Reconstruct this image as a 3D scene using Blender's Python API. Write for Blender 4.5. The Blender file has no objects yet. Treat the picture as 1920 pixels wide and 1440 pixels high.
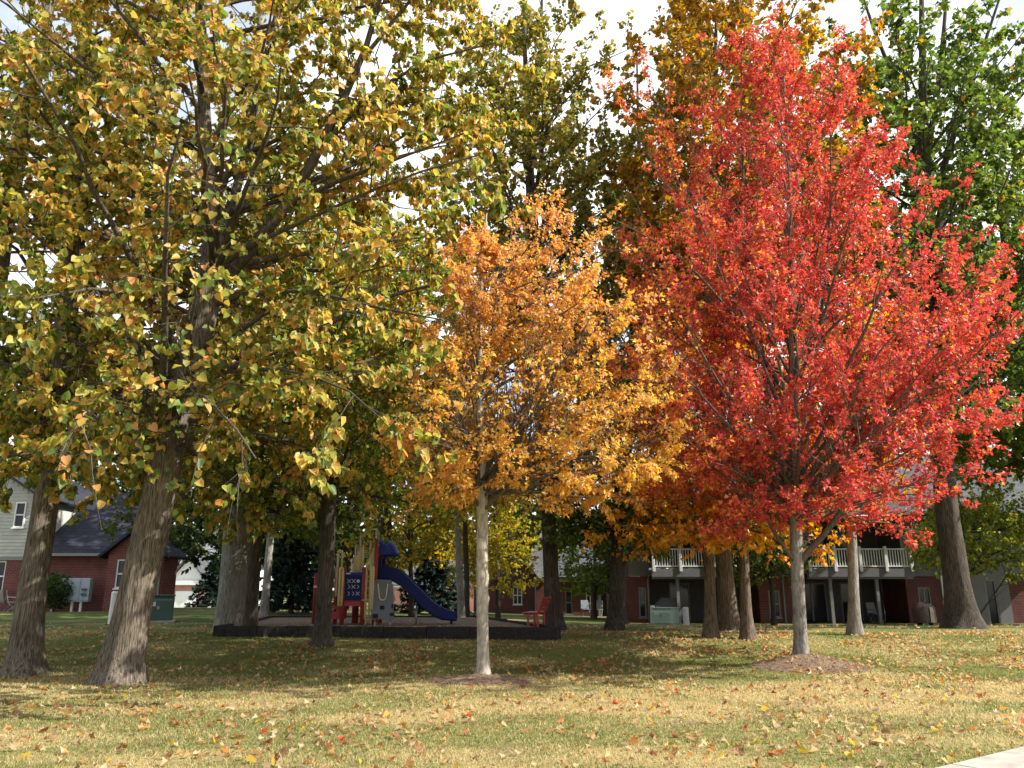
import bpy, math, random
import numpy as np
from mathutils import Vector, Matrix
R = math.radians
scn = bpy.context.scene
col = scn.collection

# ---------------------------------------------------------------- camera
F = 1500.0                    # focal length in photo pixels (1920 wide)
PITCH = R(14.65)
EYE = 1.6
cam = bpy.data.cameras.new('camera')
cam.sensor_width = 36.0
cam.lens = 36.0 * F / 1920.0
cam.clip_end = 2000
cam_o = bpy.data.objects.new('camera', cam)
cam_o.location = (0, 0, EYE)
cam_o.rotation_euler = (R(90) + PITCH, 0, 0)
col.objects.link(cam_o)
scn.camera = cam_o

# ---------------------------------------------------------------- sky, sun, exposure
SUN_EL, SUN_AZ_FRONT = R(39), R(11)      # sun from the right, a little behind the camera
sdir = Vector((math.cos(SUN_EL) * math.cos(SUN_AZ_FRONT), -math.cos(SUN_EL) * math.sin(SUN_AZ_FRONT), math.sin(SUN_EL)))
w = bpy.data.worlds.new('World'); scn.world = w; w.use_nodes = True
nt = w.node_tree; nt.nodes.clear()
out = nt.nodes.new('ShaderNodeOutputWorld')
sky = nt.nodes.new('ShaderNodeTexSky'); sky.sky_type = 'NISHITA'; sky.sun_disc = False
sky.sun_elevation = SUN_EL
sky.sun_rotation = math.atan2(sdir.x, sdir.y)
bg = nt.nodes.new('ShaderNodeBackground'); bg.inputs['Strength'].default_value = 0.13
nt.links.new(sky.outputs[0], bg.inputs[0])
tc = nt.nodes.new('ShaderNodeTexCoord')
sep = nt.nodes.new('ShaderNodeSeparateXYZ'); nt.links.new(tc.outputs['Generated'], sep.inputs[0])
zz = nt.nodes.new('ShaderNodeMath'); zz.operation = 'MAXIMUM'; zz.inputs[1].default_value = 0.0
nt.links.new(sep.outputs[2], zz.inputs[0])
za = nt.nodes.new('ShaderNodeMath'); za.operation = 'ADD'; za.inputs[1].default_value = 0.25
nt.links.new(zz.outputs[0], za.inputs[0])
dv = nt.nodes.new('ShaderNodeVectorMath'); dv.operation = 'DIVIDE'
cmb = nt.nodes.new('ShaderNodeCombineXYZ')
for i in range(3): nt.links.new(za.outputs[0], cmb.inputs[i])
nt.links.new(tc.outputs['Generated'], dv.inputs[0]); nt.links.new(cmb.outputs[0], dv.inputs[1])
nz = nt.nodes.new('ShaderNodeTexNoise'); nz.inputs['Scale'].default_value = 1.1; nz.inputs['Detail'].default_value = 7
nz.inputs['Roughness'].default_value = 0.55
nt.links.new(dv.outputs[0], nz.inputs['Vector'])
mr = nt.nodes.new('ShaderNodeMapRange'); mr.inputs[1].default_value = 0.36; mr.inputs[2].default_value = 0.56
nt.links.new(nz.outputs[0], mr.inputs[0])
bg2 = nt.nodes.new('ShaderNodeBackground'); bg2.inputs[0].default_value = (0.96, 0.98, 1.0, 1); bg2.inputs[1].default_value = 0.72
mx = nt.nodes.new('ShaderNodeMixShader')
nt.links.new(mr.outputs[0], mx.inputs[0]); nt.links.new(bg.outputs[0], mx.inputs[1]); nt.links.new(bg2.outputs[0], mx.inputs[2])
nt.links.new(mx.outputs[0], out.inputs[0])
sl = bpy.data.lights.new('sun', 'SUN'); sl.energy = 5.0; sl.angle = R(0.53); sl.color = (1.0, 0.94, 0.84)
so = bpy.data.objects.new('sun', sl); so.rotation_euler = sdir.to_track_quat('Z', 'Y').to_euler(); so.location = (30, -10, 40)
col.objects.link(so)
vs = scn.view_settings
vs.view_transform = 'Standard'; vs.look = 'None'; vs.gamma = 1.0; vs.use_curve_mapping = False
vs.exposure = 1.08

# ---------------------------------------------------------------- helpers
CP, SP = math.cos(PITCH), math.sin(PITCH)
def at(px, py, d):
    """world point at forward distance d that the photo shows at pixel (px, py)"""
    u, v = (px - 960) / F, (720 - py) / F
    t = d / (CP - SP * v)
    return Vector((u * t, d, EYE + (SP + CP * v) * t))
def xat(px, d, py=1150):
    return at(px, py, d).x

def _hash(ix, iy, s):
    h = (ix.astype(np.int64) * 374761393 + iy.astype(np.int64) * 668265263 + s * 144269504) & 0x7fffffff
    h = ((h ^ (h >> 13)) * 1274126177) & 0x7fffffff
    return ((h ^ (h >> 16)) & 0xffff) / 65535.0
def vnoise(x, y, s=0):
    x = np.asarray(x, float); y = np.asarray(y, float)
    ix, iy = np.floor(x), np.floor(y); fx, fy = x - ix, y - iy
    fx = fx * fx * (3 - 2 * fx); fy = fy * fy * (3 - 2 * fy)
    a = _hash(ix, iy, s); b = _hash(ix + 1, iy, s); c = _hash(ix, iy + 1, s); d = _hash(ix + 1, iy + 1, s)
    return (a * (1 - fx) + b * fx) * (1 - fy) + (c * (1 - fx) + d * fx) * fy
def fbm(x, y, s=0, o=4):
    v = 0; amp = 0.5; tot = 0
    for k in range(o):
        v = v + amp * vnoise(np.asarray(x) * 2 ** k, np.asarray(y) * 2 ** k, s + 17 * k); tot += amp; amp *= .55
    return v / tot
def sstep(a, b, x):
    t = np.clip((np.asarray(x, float) - a) / (b - a), 0, 1); return t * t * (3 - 2 * t)

MOUNDS = []
def gz(x, y):
    x = np.asarray(x, float); y = np.asarray(y, float)
    z = 0.5 * sstep(16.5, 24, y)
    lat = sstep(-14, 9, x)
    z = z + (0.30 * (1 - lat) - 0.30 * lat) * sstep(27.5, 39, y)
    z = z * (1 - sstep(45, 85, y)) + (-0.25) * sstep(45, 85, y)
    z = z + 0.03 * (fbm(x * .35, y * .35, 5, 2) - .5)
    for (mx_, my_, rx, ry, h) in MOUNDS:
        q = ((x - mx_) / rx) ** 2 + ((y - my_) / ry) ** 2
        z = z + h * np.exp(-q * 2.2)
    return z
def gzf(x, y): return float(gz(np.array([x]), np.array([y]))[0])

MATS = {}
def mat(name, base=(.5, .5, .5), rough=.6, spec=.3, noise=0.0, nscale=8, bump=0.0, bscale=40, metal=0.0, stretch=(1, 1, 1), dark=None, coat=0.0):
    if name in MATS: return MATS[name]
    m = bpy.data.materials.new(name); m.use_nodes = True
    t = m.node_tree; b = t.nodes['Principled BSDF']
    b.inputs['Roughness'].default_value = rough; b.inputs['Specular IOR Level'].default_value = spec
    b.inputs['Metallic'].default_value = metal; b.inputs['Coat Weight'].default_value = coat
    b.inputs['Base Color'].default_value = (*base, 1)
    if noise or bump:
        c = t.nodes.new('ShaderNodeTexCoord'); mp = t.nodes.new('ShaderNodeMapping'); mp.inputs['Scale'].default_value = stretch
        t.links.new(c.outputs['Object'], mp.inputs[0])
        if noise:
            n = t.nodes.new('ShaderNodeTexNoise'); n.inputs['Scale'].default_value = nscale; n.inputs['Detail'].default_value = 6
            t.links.new(mp.outputs[0], n.inputs['Vector'])
            r = t.nodes.new('ShaderNodeValToRGB')
            d = dark or tuple(k * (1 - noise) for k in base)
            r.color_ramp.elements[0].position = .3; r.color_ramp.elements[0].color = (*d, 1)
            r.color_ramp.elements[1].position = .7; r.color_ramp.elements[1].color = (*tuple(min(1, k * (1 + noise * .4)) for k in base), 1)
            t.links.new(n.outputs[0], r.inputs[0]); t.links.new(r.outputs[0], b.inputs['Base Color'])
        if bump:
            n2 = t.nodes.new('ShaderNodeTexNoise'); n2.inputs['Scale'].default_value = bscale; n2.inputs['Detail'].default_value = 5
            t.links.new(mp.outputs[0], n2.inputs['Vector'])
            bp = t.nodes.new('ShaderNodeBump'); bp.inputs['Strength'].default_value = bump; bp.inputs['Distance'].default_value = .03
            t.links.new(n2.outputs[0], bp.inputs['Height']); t.links.new(bp.outputs[0], b.inputs['Normal'])
    MATS[name] = m; return m

def bark(name, light, dark, scale=(9, 9, 1.1), bump=.9):
    m = bpy.data.materials.new(name); m.use_nodes = True; t = m.node_tree; b = t.nodes['Principled BSDF']
    b.inputs['Roughness'].default_value = .9; b.inputs['Specular IOR Level'].default_value = .15
    c = t.nodes.new('ShaderNodeTexCoord'); mp = t.nodes.new('ShaderNodeMapping'); mp.inputs['Scale'].default_value = scale
    t.links.new(c.outputs['Object'], mp.inputs[0])
    n = t.nodes.new('ShaderNodeTexNoise'); n.inputs['Scale'].default_value = 2.2; n.inputs['Detail'].default_value = 7; n.inputs['Roughness'].default_value = .65
    n.inputs['Distortion'].default_value = .6
    t.links.new(mp.outputs[0], n.inputs['Vector'])
    n3 = t.nodes.new('ShaderNodeTexNoise'); n3.inputs['Scale'].default_value = 1.6; n3.inputs['Detail'].default_value = 4
    t.links.new(c.outputs['Object'], n3.inputs['Vector'])
    r = t.nodes.new('ShaderNodeValToRGB'); r.color_ramp.elements[0].position = .36; r.color_ramp.elements[0].color = (*dark, 1)
    r.color_ramp.elements[1].position = .62; r.color_ramp.elements[1].color = (*light, 1)
    t.links.new(n.outputs[0], r.inputs[0])
    mixc = t.nodes.new('ShaderNodeMix'); mixc.data_type = 'RGBA'; mixc.blend_type = 'MULTIPLY'; mixc.inputs[0].default_value = .6
    r2 = t.nodes.new('ShaderNodeValToRGB'); r2.color_ramp.elements[0].position = .35; r2.color_ramp.elements[0].color = (.55, .55, .5, 1)
    r2.color_ramp.elements[1].position = .65; r2.color_ramp.elements[1].color = (1, 1, 1, 1)
    t.links.new(n3.outputs[0], r2.inputs[0])
    t.links.new(r.outputs[0], mixc.inputs[6]); t.links.new(r2.outputs[0], mixc.inputs[7]); t.links.new(mixc.outputs[2], b.inputs['Base Color'])
    bp = t.nodes.new('ShaderNodeBump'); bp.inputs['Strength'].default_value = bump; bp.inputs['Distance'].default_value = .035
    t.links.new(n.outputs[0], bp.inputs['Height']); t.links.new(bp.outputs[0], b.inputs['Normal'])
    MATS[name] = m; return m

def leaf_material():
    m = bpy.data.materials.new('leaf'); m.use_nodes = True; t = m.node_tree; t.nodes.clear()
    o = t.nodes.new('ShaderNodeOutputMaterial')
    a = t.nodes.new('ShaderNodeAttribute'); a.attribute_name = 'leaf_colour'
    p = t.nodes.new('ShaderNodeBsdfPrincipled'); p.inputs['Roughness'].default_value = .45; p.inputs['Specular IOR Level'].default_value = .35
    tr = t.nodes.new('ShaderNodeBsdfTranslucent')
    sat = t.nodes.new('ShaderNodeHueSaturation'); sat.inputs['Saturation'].default_value = 1.1; sat.inputs['Value'].default_value = 1.3
    t.links.new(a.outputs['Color'], p.inputs['Base Color']); t.links.new(a.outputs['Color'], sat.inputs['Color']); t.links.new(sat.outputs[0], tr.inputs['Color'])
    ms = t.nodes.new('ShaderNodeMixShader'); ms.inputs[0].default_value = .5
    t.links.new(p.outputs[0], ms.inputs[1]); t.links.new(tr.outputs[0], ms.inputs[2]); t.links.new(ms.outputs[0], o.inputs[0])
    MATS['leaf'] = m; return m
LEAF = leaf_material()

def brick_mat(name, c1, c2, mortar, scale=1.0, bw=.22, bh=.075):
    m = bpy.data.materials.new(name); m.use_nodes = True; t = m.node_tree; b = t.nodes['Principled BSDF']
    b.inputs['Roughness'].default_value = .85; b.inputs['Specular IOR Level'].default_value = .2
    c = t.nodes.new('ShaderNodeTexCoord'); s = t.nodes.new('ShaderNodeSeparateXYZ'); t.links.new(c.outputs['Object'], s.inputs[0])
    ad = t.nodes.new('ShaderNodeMath'); ad.operation = 'ADD'; t.links.new(s.outputs[0], ad.inputs[0]); t.links.new(s.outputs[1], ad.inputs[1])
    k = t.nodes.new('ShaderNodeCombineXYZ'); t.links.new(ad.outputs[0], k.inputs[0]); t.links.new(s.outputs[2], k.inputs[1])
    br = t.nodes.new('ShaderNodeTexBrick'); br.inputs['Scale'].default_value = scale
    br.inputs['Color1'].default_value = (*c1, 1); br.inputs['Color2'].default_value = (*c2, 1); br.inputs['Mortar'].default_value = (*mortar, 1)
    br.inputs['Brick Width'].default_value = bw; br.inputs['Row Height'].default_value = bh; br.inputs['Mortar Size'].default_value = .008
    t.links.new(k.outputs[0], br.inputs['Vector'])
    n = t.nodes.new('ShaderNodeTexNoise'); n.inputs['Scale'].default_value = 1.5; n.inputs['Detail'].default_value = 5; t.links.new(c.outputs['Object'], n.inputs['Vector'])
    mixc = t.nodes.new('ShaderNodeMix'); mixc.data_type = 'RGBA'; mixc.blend_type = 'OVERLAY'; mixc.inputs[0].default_value = .45
    t.links.new(br.outputs[0], mixc.inputs[6]); t.links.new(n.outputs[0], mixc.inputs[7]); t.links.new(mixc.outputs[2], b.inputs['Base Color'])
    bp = t.nodes.new('ShaderNodeBump'); bp.inputs['Strength'].default_value = .5; bp.inputs['Distance'].default_value = .01; bp.invert = True
    t.links.new(br.outputs['Fac'], bp.inputs['Height']); t.links.new(bp.outputs[0], b.inputs['Normal'])
    MATS[name] = m; return m

def mesh_np(name, V, face_pattern_counts, loops, material, attr=None, smooth=False):
    me = bpy.data.meshes.new(name)
    V = np.ascontiguousarray(V, dtype=np.float32).reshape(-1, 3)
    me.vertices.add(len(V)); me.vertices.foreach_set('co', V.ravel())
    loops = np.ascontiguousarray(loops, dtype=np.int32).ravel(); cnt = np.asarray(face_pattern_counts, dtype=np.int32)
    me.loops.add(len(loops)); me.loops.foreach_set('vertex_index', loops)
    me.polygons.add(len(cnt)); st = np.concatenate([[0], np.cumsum(cnt)[:-1]]).astype(np.int32)
    me.polygons.foreach_set('loop_start', st)
    try: me.polygons.foreach_set('loop_total', cnt)
    except Exception: pass
    if smooth: me.polygons.foreach_set('use_smooth', np.ones(len(cnt), dtype=bool))
    if attr is not None:
        a = me.attributes.new('leaf_colour', 'FLOAT_COLOR', 'POINT')
        c = np.ones((len(V), 4), dtype=np.float32); c[:, :3] = attr
        a.data.foreach_set('color', c.ravel())
    me.update(calc_edges=True)
    if material is not None: me.materials.append(material)
    return me
def link(name, me, parent=None, loc=(0, 0, 0), rot=None):
    o = bpy.data.objects.new(name, me); col.objects.link(o); o.location = loc
    if rot is not None: o.rotation_euler = rot
    if parent is not None: o.parent = parent
    return o
def tag(o, label, cat, group=None, kind=None):
    o['label'] = label; o['category'] = cat
    if group: o['group'] = group
    if kind: o['kind'] = kind
    return o
def thing(name, label, cat, loc=(0, 0, 0), rz=0, group=None):
    o = bpy.data.objects.new(name, None); col.objects.link(o); o.empty_display_size = .2
    o.location = loc; o.rotation_euler = (0, 0, rz)
    return tag(o, label, cat, group)

class MB:
    def __init__(s): s.v = []; s.f = []
    def add(s, vs_, fs): 
        n = len(s.v); s.v += [tuple(p) for p in vs_]; s.f += [tuple(i + n for i in f) for f in fs]; return s
    def box(s, x0, x1, y0, y1, z0, z1, b=0.0):
        if b > 0:
            # chamfered box
            pts = []; 
            for (z, i) in ((z0, b), (z0 + b, 0), (z1 - b, 0), (z1, b)):
                X0, X1, Y0, Y1 = x0 + i, x1 - i, y0 + i, y1 - i
                c = b if i == 0 else b * .4
                pts += [(X0 + c, Y0, z), (X1 - c, Y0, z), (X1, Y0 + c, z), (X1, Y1 - c, z), (X1 - c, Y1, z), (X0 + c, Y1, z), (X0, Y1 - c, z), (X0, Y0 + c, z)]
            fs = [tuple(range(7, -1, -1)), tuple(range(24, 32))]
            for k in range(3):
                for i in range(8):
                    j = (i + 1) % 8; fs.append((k * 8 + i, k * 8 + j, k * 8 + 8 + j, k * 8 + 8 + i))
            return s.add(pts, fs)
        return s.add([(x0, y0, z0), (x1, y0, z0), (x1, y1, z0), (x0, y1, z0), (x0, y0, z1), (x1, y0, z1), (x1, y1, z1), (x0, y1, z1)],
                     [(3, 2, 1, 0), (4, 5, 6, 7), (0, 1, 5, 4), (1, 2, 6, 5), (2, 3, 7, 6), (3, 0, 4, 7)])
    def tube(s, pts, r, n=8, closed=False):
        pts = [Vector(p) for p in pts]; N = len(pts); rs = r if hasattr(r, '__len__') else [r] * N
        rings = []
        for i, p in enumerate(pts):
            a = pts[i - 1] if i else (pts[-1] if closed else p); b = pts[i + 1] if i < N - 1 else (pts[0] if closed else p)
            t = (b - a).normalized(); u = t.orthogonal() if abs(t.z) > .95 else t.cross(Vector((0, 0, 1)))
            if abs(t.z) > .95: u = t.cross(Vector((0, 1, 0)))
            u.normalize(); v = t.cross(u)
            rings.append([p + (u * math.cos(2 * math.pi * k / n) + v * math.sin(2 * math.pi * k / n)) * rs[i] for k in range(n)])
        V = [q for rg in rings for q in rg]; f = []
        for i in range(N if closed else N - 1):
            a, b = i * n, ((i + 1) % N) * n
            for k in range(n): f.append((a + k, a + (k + 1) % n, b + (k + 1) % n, b + k))
        if not closed: f += [tuple(range(n - 1, -1, -1)), tuple((N - 1) * n + k for k in range(n))]
        return s.add(V, f)
    def prism(s, poly, axis, a, b):
        """extrude polygon (2D) along axis: 'y' -> poly in xz, 'x' -> poly in yz, 'z' -> poly in xy"""
        def P(p, t): return {'y': (p[0], t, p[1]), 'x': (t, p[0], p[1]), 'z': (p[0], p[1], t)}[axis]
        n = len(poly); V = [P(p, a) for p in poly] + [P(p, b) for p in poly]
        return s.add(V, [tuple(range(n)), tuple(range(2 * n - 1, n - 1, -1))] + [(i, i + n, (i + 1) % n + n, (i + 1) % n) for i in range(n)])
    def mesh(s, name, m, smooth=False):
        me = bpy.data.meshes.new(name); me.from_pydata([tuple(p) for p in s.v], [], s.f); me.update()
        import bmesh
        bm = bmesh.new(); bm.from_mesh(me); bmesh.ops.recalc_face_normals(bm, faces=bm.faces); bm.to_mesh(me); bm.free()
        if smooth:
            for p in me.polygons: p.use_smooth = True
        me.materials.append(m); return me
    def build(s, name, m, parent=None, loc=(0, 0, 0), smooth=False, rot=None):
        return link(name, s.mesh(name, m, smooth), parent, loc, rot)
def bx(name, m, parent, *a, b=0.0, loc=(0, 0, 0), rot=None): return MB().box(*a, b=b).build(name, m, parent, loc, rot=rot)

# ---------------------------------------------------------------- ground
P_OR = at(905, 1278, 16.0); P_RED = at(1500, 1240, 18.0)
MOUNDS += [(P_OR.x + .0, 15.75, 1.05, .8, .10), (P_RED.x + .1, 17.75, 1.3, 1.0, .27)]
STRAW = np.array([.385, .31, .155]); GREEN = np.array([.17, .175, .055]); DIRT = np.array([.17, .12, .075]); LUSH = np.array([.055, .095, .022])
def lawn_mix(x, y):
    g = fbm(x * .55, y * .8, 21, 4)
    g2 = fbm(x * .13 + 3, y * .2, 33, 3)
    mid = sstep(14.5, 18.0, y + 1.2 * (g2 - .5)) 
    gr = sstep(.44, .66, g * .75 + g2 * .25 + .04)
    gr = (gr * .6 + .08) * (1 - mid) + mid * (.45 + .5 * sstep(.3, .6, g))
    d = sstep(.66, .8, fbm(x * .9 + 40, y * 1.1, 77, 3)) * (1 - mid) * .6
    return gr, d
def lawn_col(x, y):
    gr, d = lawn_mix(x, y)
    l = sstep(22, 30, y)[:, None]
    green = GREEN * (1 - l) + LUSH * l
    c = STRAW * (1 - gr[:, None]) + green * gr[:, None]
    return c * (1 - d[:, None]) + DIRT * d[:, None]
xs = np.concatenate([-np.geomspace(420, 17, 26), np.arange(-16.5, 16.6, .22), np.geomspace(17, 420, 26)])
ys = np.concatenate([-np.geomspace(300, 8, 12), np.arange(-6, 6, 1.0), np.arange(6, 27, .16), np.geomspace(27.3, 46, 34), np.geomspace(47, 900, 44)])
GX, GY = np.meshgrid(xs, ys); n_x, n_y = len(xs), len(ys)
gv = np.stack([GX.ravel(), GY.ravel(), gz(GX.ravel(), GY.ravel())], 1)
idx = np.arange(n_x * n_y).reshape(n_y, n_x)
fl = np.stack([idx[:-1, :-1], idx[:-1, 1:], idx[1:, 1:], idx[1:, :-1]], -1).reshape(-1, 4)
def ground_mat():
    m = bpy.data.materials.new('lawn_ground'); m.use_nodes = True; t = m.node_tree; b = t.nodes['Principled BSDF']
    b.inputs['Roughness'].default_value = .95; b.inputs['Specular IOR Level'].default_value = .1
    a = t.nodes.new('ShaderNodeAttribute'); a.attribute_name = 'leaf_colour'
    c = t.nodes.new('ShaderNodeTexCoord')
    mp = t.nodes.new('ShaderNodeMapping'); mp.inputs['Scale'].default_value = (1, .6, 1); t.links.new(c.outputs['Object'], mp.inputs[0])
    n = t.nodes.new('ShaderNodeTexNoise'); n.inputs['Scale'].default_value = 22; n.inputs['Detail'].default_value = 8; n.inputs['Roughness'].default_value = .7
    t.links.new(mp.outputs[0], n.inputs['Vector'])
    r = t.nodes.new('ShaderNodeValToRGB'); r.color_ramp.elements[0].position = .32; r.color_ramp.elements[0].color = (.42, .4, .34, 1)
    r.color_ramp.elements[1].position = .62; r.color_ramp.elements[1].color = (1.1, 1.1, 1.05, 1)
    t.links.new(n.outputs[0], r.inputs[0])
    mm = t.nodes.new('ShaderNodeMix'); mm.data_type = 'RGBA'; mm.blend_type = 'MULTIPLY'; mm.inputs[0].default_value = 1
    t.links.new(a.outputs['Color'], mm.inputs[6]); t.links.new(r.outputs[0], mm.inputs[7]); t.links.new(mm.outputs[2], b.inputs['Base Color'])
    bp = t.nodes.new('ShaderNodeBump'); bp.inputs['Strength'].default_value = .7; bp.inputs['Distance'].default_value = .05
    t.links.new(n.outputs[0], bp.inputs['Height']); t.links.new(bp.outputs[0], b.inputs['Normal'])
    return m
GM = ground_mat()
gme = mesh_np('ground', gv, np.full(len(fl), 4), fl, GM, lawn_col(gv[:, 0], gv[:, 1]), smooth=True)
g_o = link('ground', gme); tag(g_o, 'dry autumn lawn, straw coloured with green patches', 'lawn', kind='structure')

# concrete sidewalk, lower corner
SW_DIR = None
def sidewalk():
    a = at(1770, 1440, 1); 
    # the edge runs through two ground points seen at (1785,1440) and (1920,1405)
    def gp(px, py):
        d = 8.0
        for _ in range(20):
            p = at(px, py, d); z = gzf(p.x, p.y); u = at(px, py, 1.0)
            d = (z - EYE) / (u.z - EYE)
        return at(px, py, d)
    p, q = gp(1785, 1440), gp(1920, 1405)
    t = (q - p); t.z = 0; t.normalize(); nrm = Vector((t.y, -t.x, 0))
    if nrm.y > 0: nrm = -nrm
    root = thing('sidewalk', 'pale concrete sidewalk slabs along the lawn edge', 'sidewalk'); root['kind'] = 'structure'
    m = mat('concrete', (.37, .345, .30), .9, .2, noise=.25, nscale=5, bump=.25, bscale=120)
    L = 1.5
    for k in range(-5, 6):
        o = p + t * (k * L)
        mb = MB(); i0, i1 = .012, L - .012
        c = [o + t * i0, o + t * i1, o + t * i1 + nrm * 1.5, o + t * i0 + nrm * 1.5]
        mb.prism([(v.x, v.y) for v in c], 'z', -.12, .03)
        mb.build('slab', m, root)
    return p, t, nrm
SWP, SWT, SWN = sidewalk()

# ---------------------------------------------------------------- grass blades
rng = np.random.default_rng(4)
def grass():
    N = 400000
    # density falls with distance: sample d with pdf ~ 1/d
    d = 7.4 * (24.5 / 7.4) ** rng.random(N) 
    x = (rng.random(N) * 2 - 1) * (d * .66 + .6)
    keep = np.ones(N, bool)
    for (mx_, my_, rx, ry, h) in MOUNDS:
        q = ((x - mx_) / rx) ** 2 + ((d - my_) / ry) ** 2
        keep &= (q > .62 + .35 * rng.random(N))
    sd = (x - SWP.x) * SWN.x + (d - SWP.y) * SWN.y
    keep &= sd < -.0 - .03 * rng.random(N)
    dn = fbm(x * 3, d * 3, 91, 2); keep &= rng.random(N) < (.35 + 1.0 * dn)
    gr, dd = lawn_mix(x, d); keep &= rng.random(N) > dd * .8
    x, d, gr = x[keep], d[keep], gr[keep]; n = len(x)
    z = gz(x, d) - .004
    h = (.018 + .026 * rng.random(n)) * (1 + .25 * (d / 12)) * (.75 + .6 * fbm(x * 1.3, d * 1.3, 8, 2))
    wd = (.0035 + .003 * rng.random(n)) * (d / 9)
    az = rng.random(n) * 2 * np.pi; tilt = .25 + .95 * rng.random(n) ** .8
    wz = rng.random(n) * 2 * np.pi
    dirx, diry = np.cos(az) * np.sin(tilt), np.sin(az) * np.sin(tilt)
    base = np.stack([x, d, z], 1)
    s = np.stack([np.cos(wz), np.sin(wz), np.zeros(n)], 1) * wd[:, None]
    tip = base + np.stack([dirx * h, diry * h, np.cos(tilt) * h], 1)
    V = np.stack([base - s, base + s, tip], 1)
    isg = rng.random(n) < np.clip(gr * 1.05 + .03, 0, 1)
    c = np.where(isg[:, None], np.array([.15, .185, .05]), np.array([.52, .42, .215]))
    c = c * (.65 + .7 * rng.random(n))[:, None]
    c = np.repeat(c, 3, 0)
    me = mesh_np('grass', V, np.full(n, 3), np.arange(3 * n), LEAF, c)
    o = link('grass', me); tag(o, 'short dry grass blades, straw and green, covering the lawn', 'grass', kind='stuff')
grass()

# ---------------------------------------------------------------- leaves
def leaf_shape(kind):
    if kind == 'heart':
        L = [(-.24, -.09, .06), (-.50, .12, .13), (-.47, .46, .11), (-.25, .78, .03)]
        mid0, mid1 = (0, 0, 0), (0, 1.02, -.12)
    elif kind == 'heart_lite':
        L = [(-.48, .06, .10), (-.42, .58, .08)]
        mid0, mid1 = (0, 0, 0), (0, 1.02, -.12)
    elif kind == 'maple':
        L = [(-.40, .08, .05), (-.24, .30, .05), (-.56, .58, .10), (-.20, .62, .02)]
        mid0, mid1 = (0, 0, 0), (0, 1.0, -.10)
    else:
        L = [(-.46, .34, .08), (-.17, .55, .02)]
        mid0, mid1 = (0, 0, 0), (0, 1.0, -.08)
    if kind == 'quad': L = [(-.46, .46, .08)]
    k = len(L)
    V = [mid0] + L + [mid1] + [(-a, b, c) for (a, b, c) in L[::-1]]
    f1 = list(range(0, k + 2)); f2 = [0] + list(range(k + 1, 2 * k + 2))
    return np.array(V, float), [f1[::-1], f2[::-1]]
def norm(a): return a / np.maximum(np.linalg.norm(a, axis=-1, keepdims=True), 1e-9)
def leaf_axes(f, n):
    f = norm(f); n = n - (n * f).sum(1, keepdims=True) * f; n = norm(n); s = np.cross(f, n); return s, f, n
def leaf_verts(P, f, n, size, kind, curl=None):
    B, faces = leaf_shape(kind); s, f, n = leaf_axes(f, n)
    bz = np.repeat(B[None, :, 2:3], len(P), 0)
    if curl is not None: bz = bz * curl[:, None, None]
    V = P[:, None, :] + size[:, None, None] * (B[None, :, 0:1] * s[:, None, :] + B[None, :, 1:2] * f[:, None, :] + bz * n[:, None, :])
    return V, faces
def leaf_mesh(name, V, faces, colors):
    n, k = V.shape[0], V.shape[1]
    pat = np.concatenate([np.array(f) for f in faces]); off = np.arange(n)[:, None] * k
    loops = (pat[None, :] + off).ravel(); cnt = np.tile(np.array([len(f) for f in faces]), n)
    return mesh_np(name, V.reshape(-1, 3), cnt, loops, LEAF, np.repeat(colors, k, 0))

def tubes(P, Rr, S):
    """batched tubes: P (B,N,3), Rr (B,N) -> verts, faces"""
    B, N, _ = P.shape
    T = np.gradient(P, axis=1); T = norm(T)
    ref = np.where(np.abs(T[..., 2:3]) > .9, np.array([1., 0, 0]), np.array([0, 0, 1.]))
    ref = ref[:, :1, :].repeat(N, 1)
    u = norm(np.cross(T, ref)); v = np.cross(T, u)
    a = np.arange(S) * 2 * np.pi / S
    V = P[:, :, None, :] + Rr[:, :, None, None] * (np.cos(a)[None, None, :, None] * u[:, :, None, :] + np.sin(a)[None, None, :, None] * v[:, :, None, :])
    i = np.arange(B * N * S).reshape(B, N, S); j = np.roll(i, -1, 2)
    Fq = np.stack([i[:, :-1], j[:, :-1], j[:, 1:], i[:, 1:]], -1).reshape(-1, 4)
    return V.reshape(-1, 3), Fq
def merge_tubes(name, parts, m, base):
    Vs, Fs, o = [], [], 0
    for V, Fq in parts:
        Vs.append(V); Fs.append(Fq + o); o += len(V)
    V = np.concatenate(Vs) - np.array(base); Fq = np.concatenate(Fs)
    return mesh_np(name, V, np.full(len(Fq), 4), Fq, m, smooth=True)
def interp_path(path, z):
    p = np.array([q[:4] for q in path], float); z = np.atleast_1d(z)
    return np.stack([np.interp(z, p[:, 2], p[:, 0]), np.interp(z, p[:, 2], p[:, 1]), z], 1), np.interp(z, p[:, 2], p[:, 3])

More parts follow.
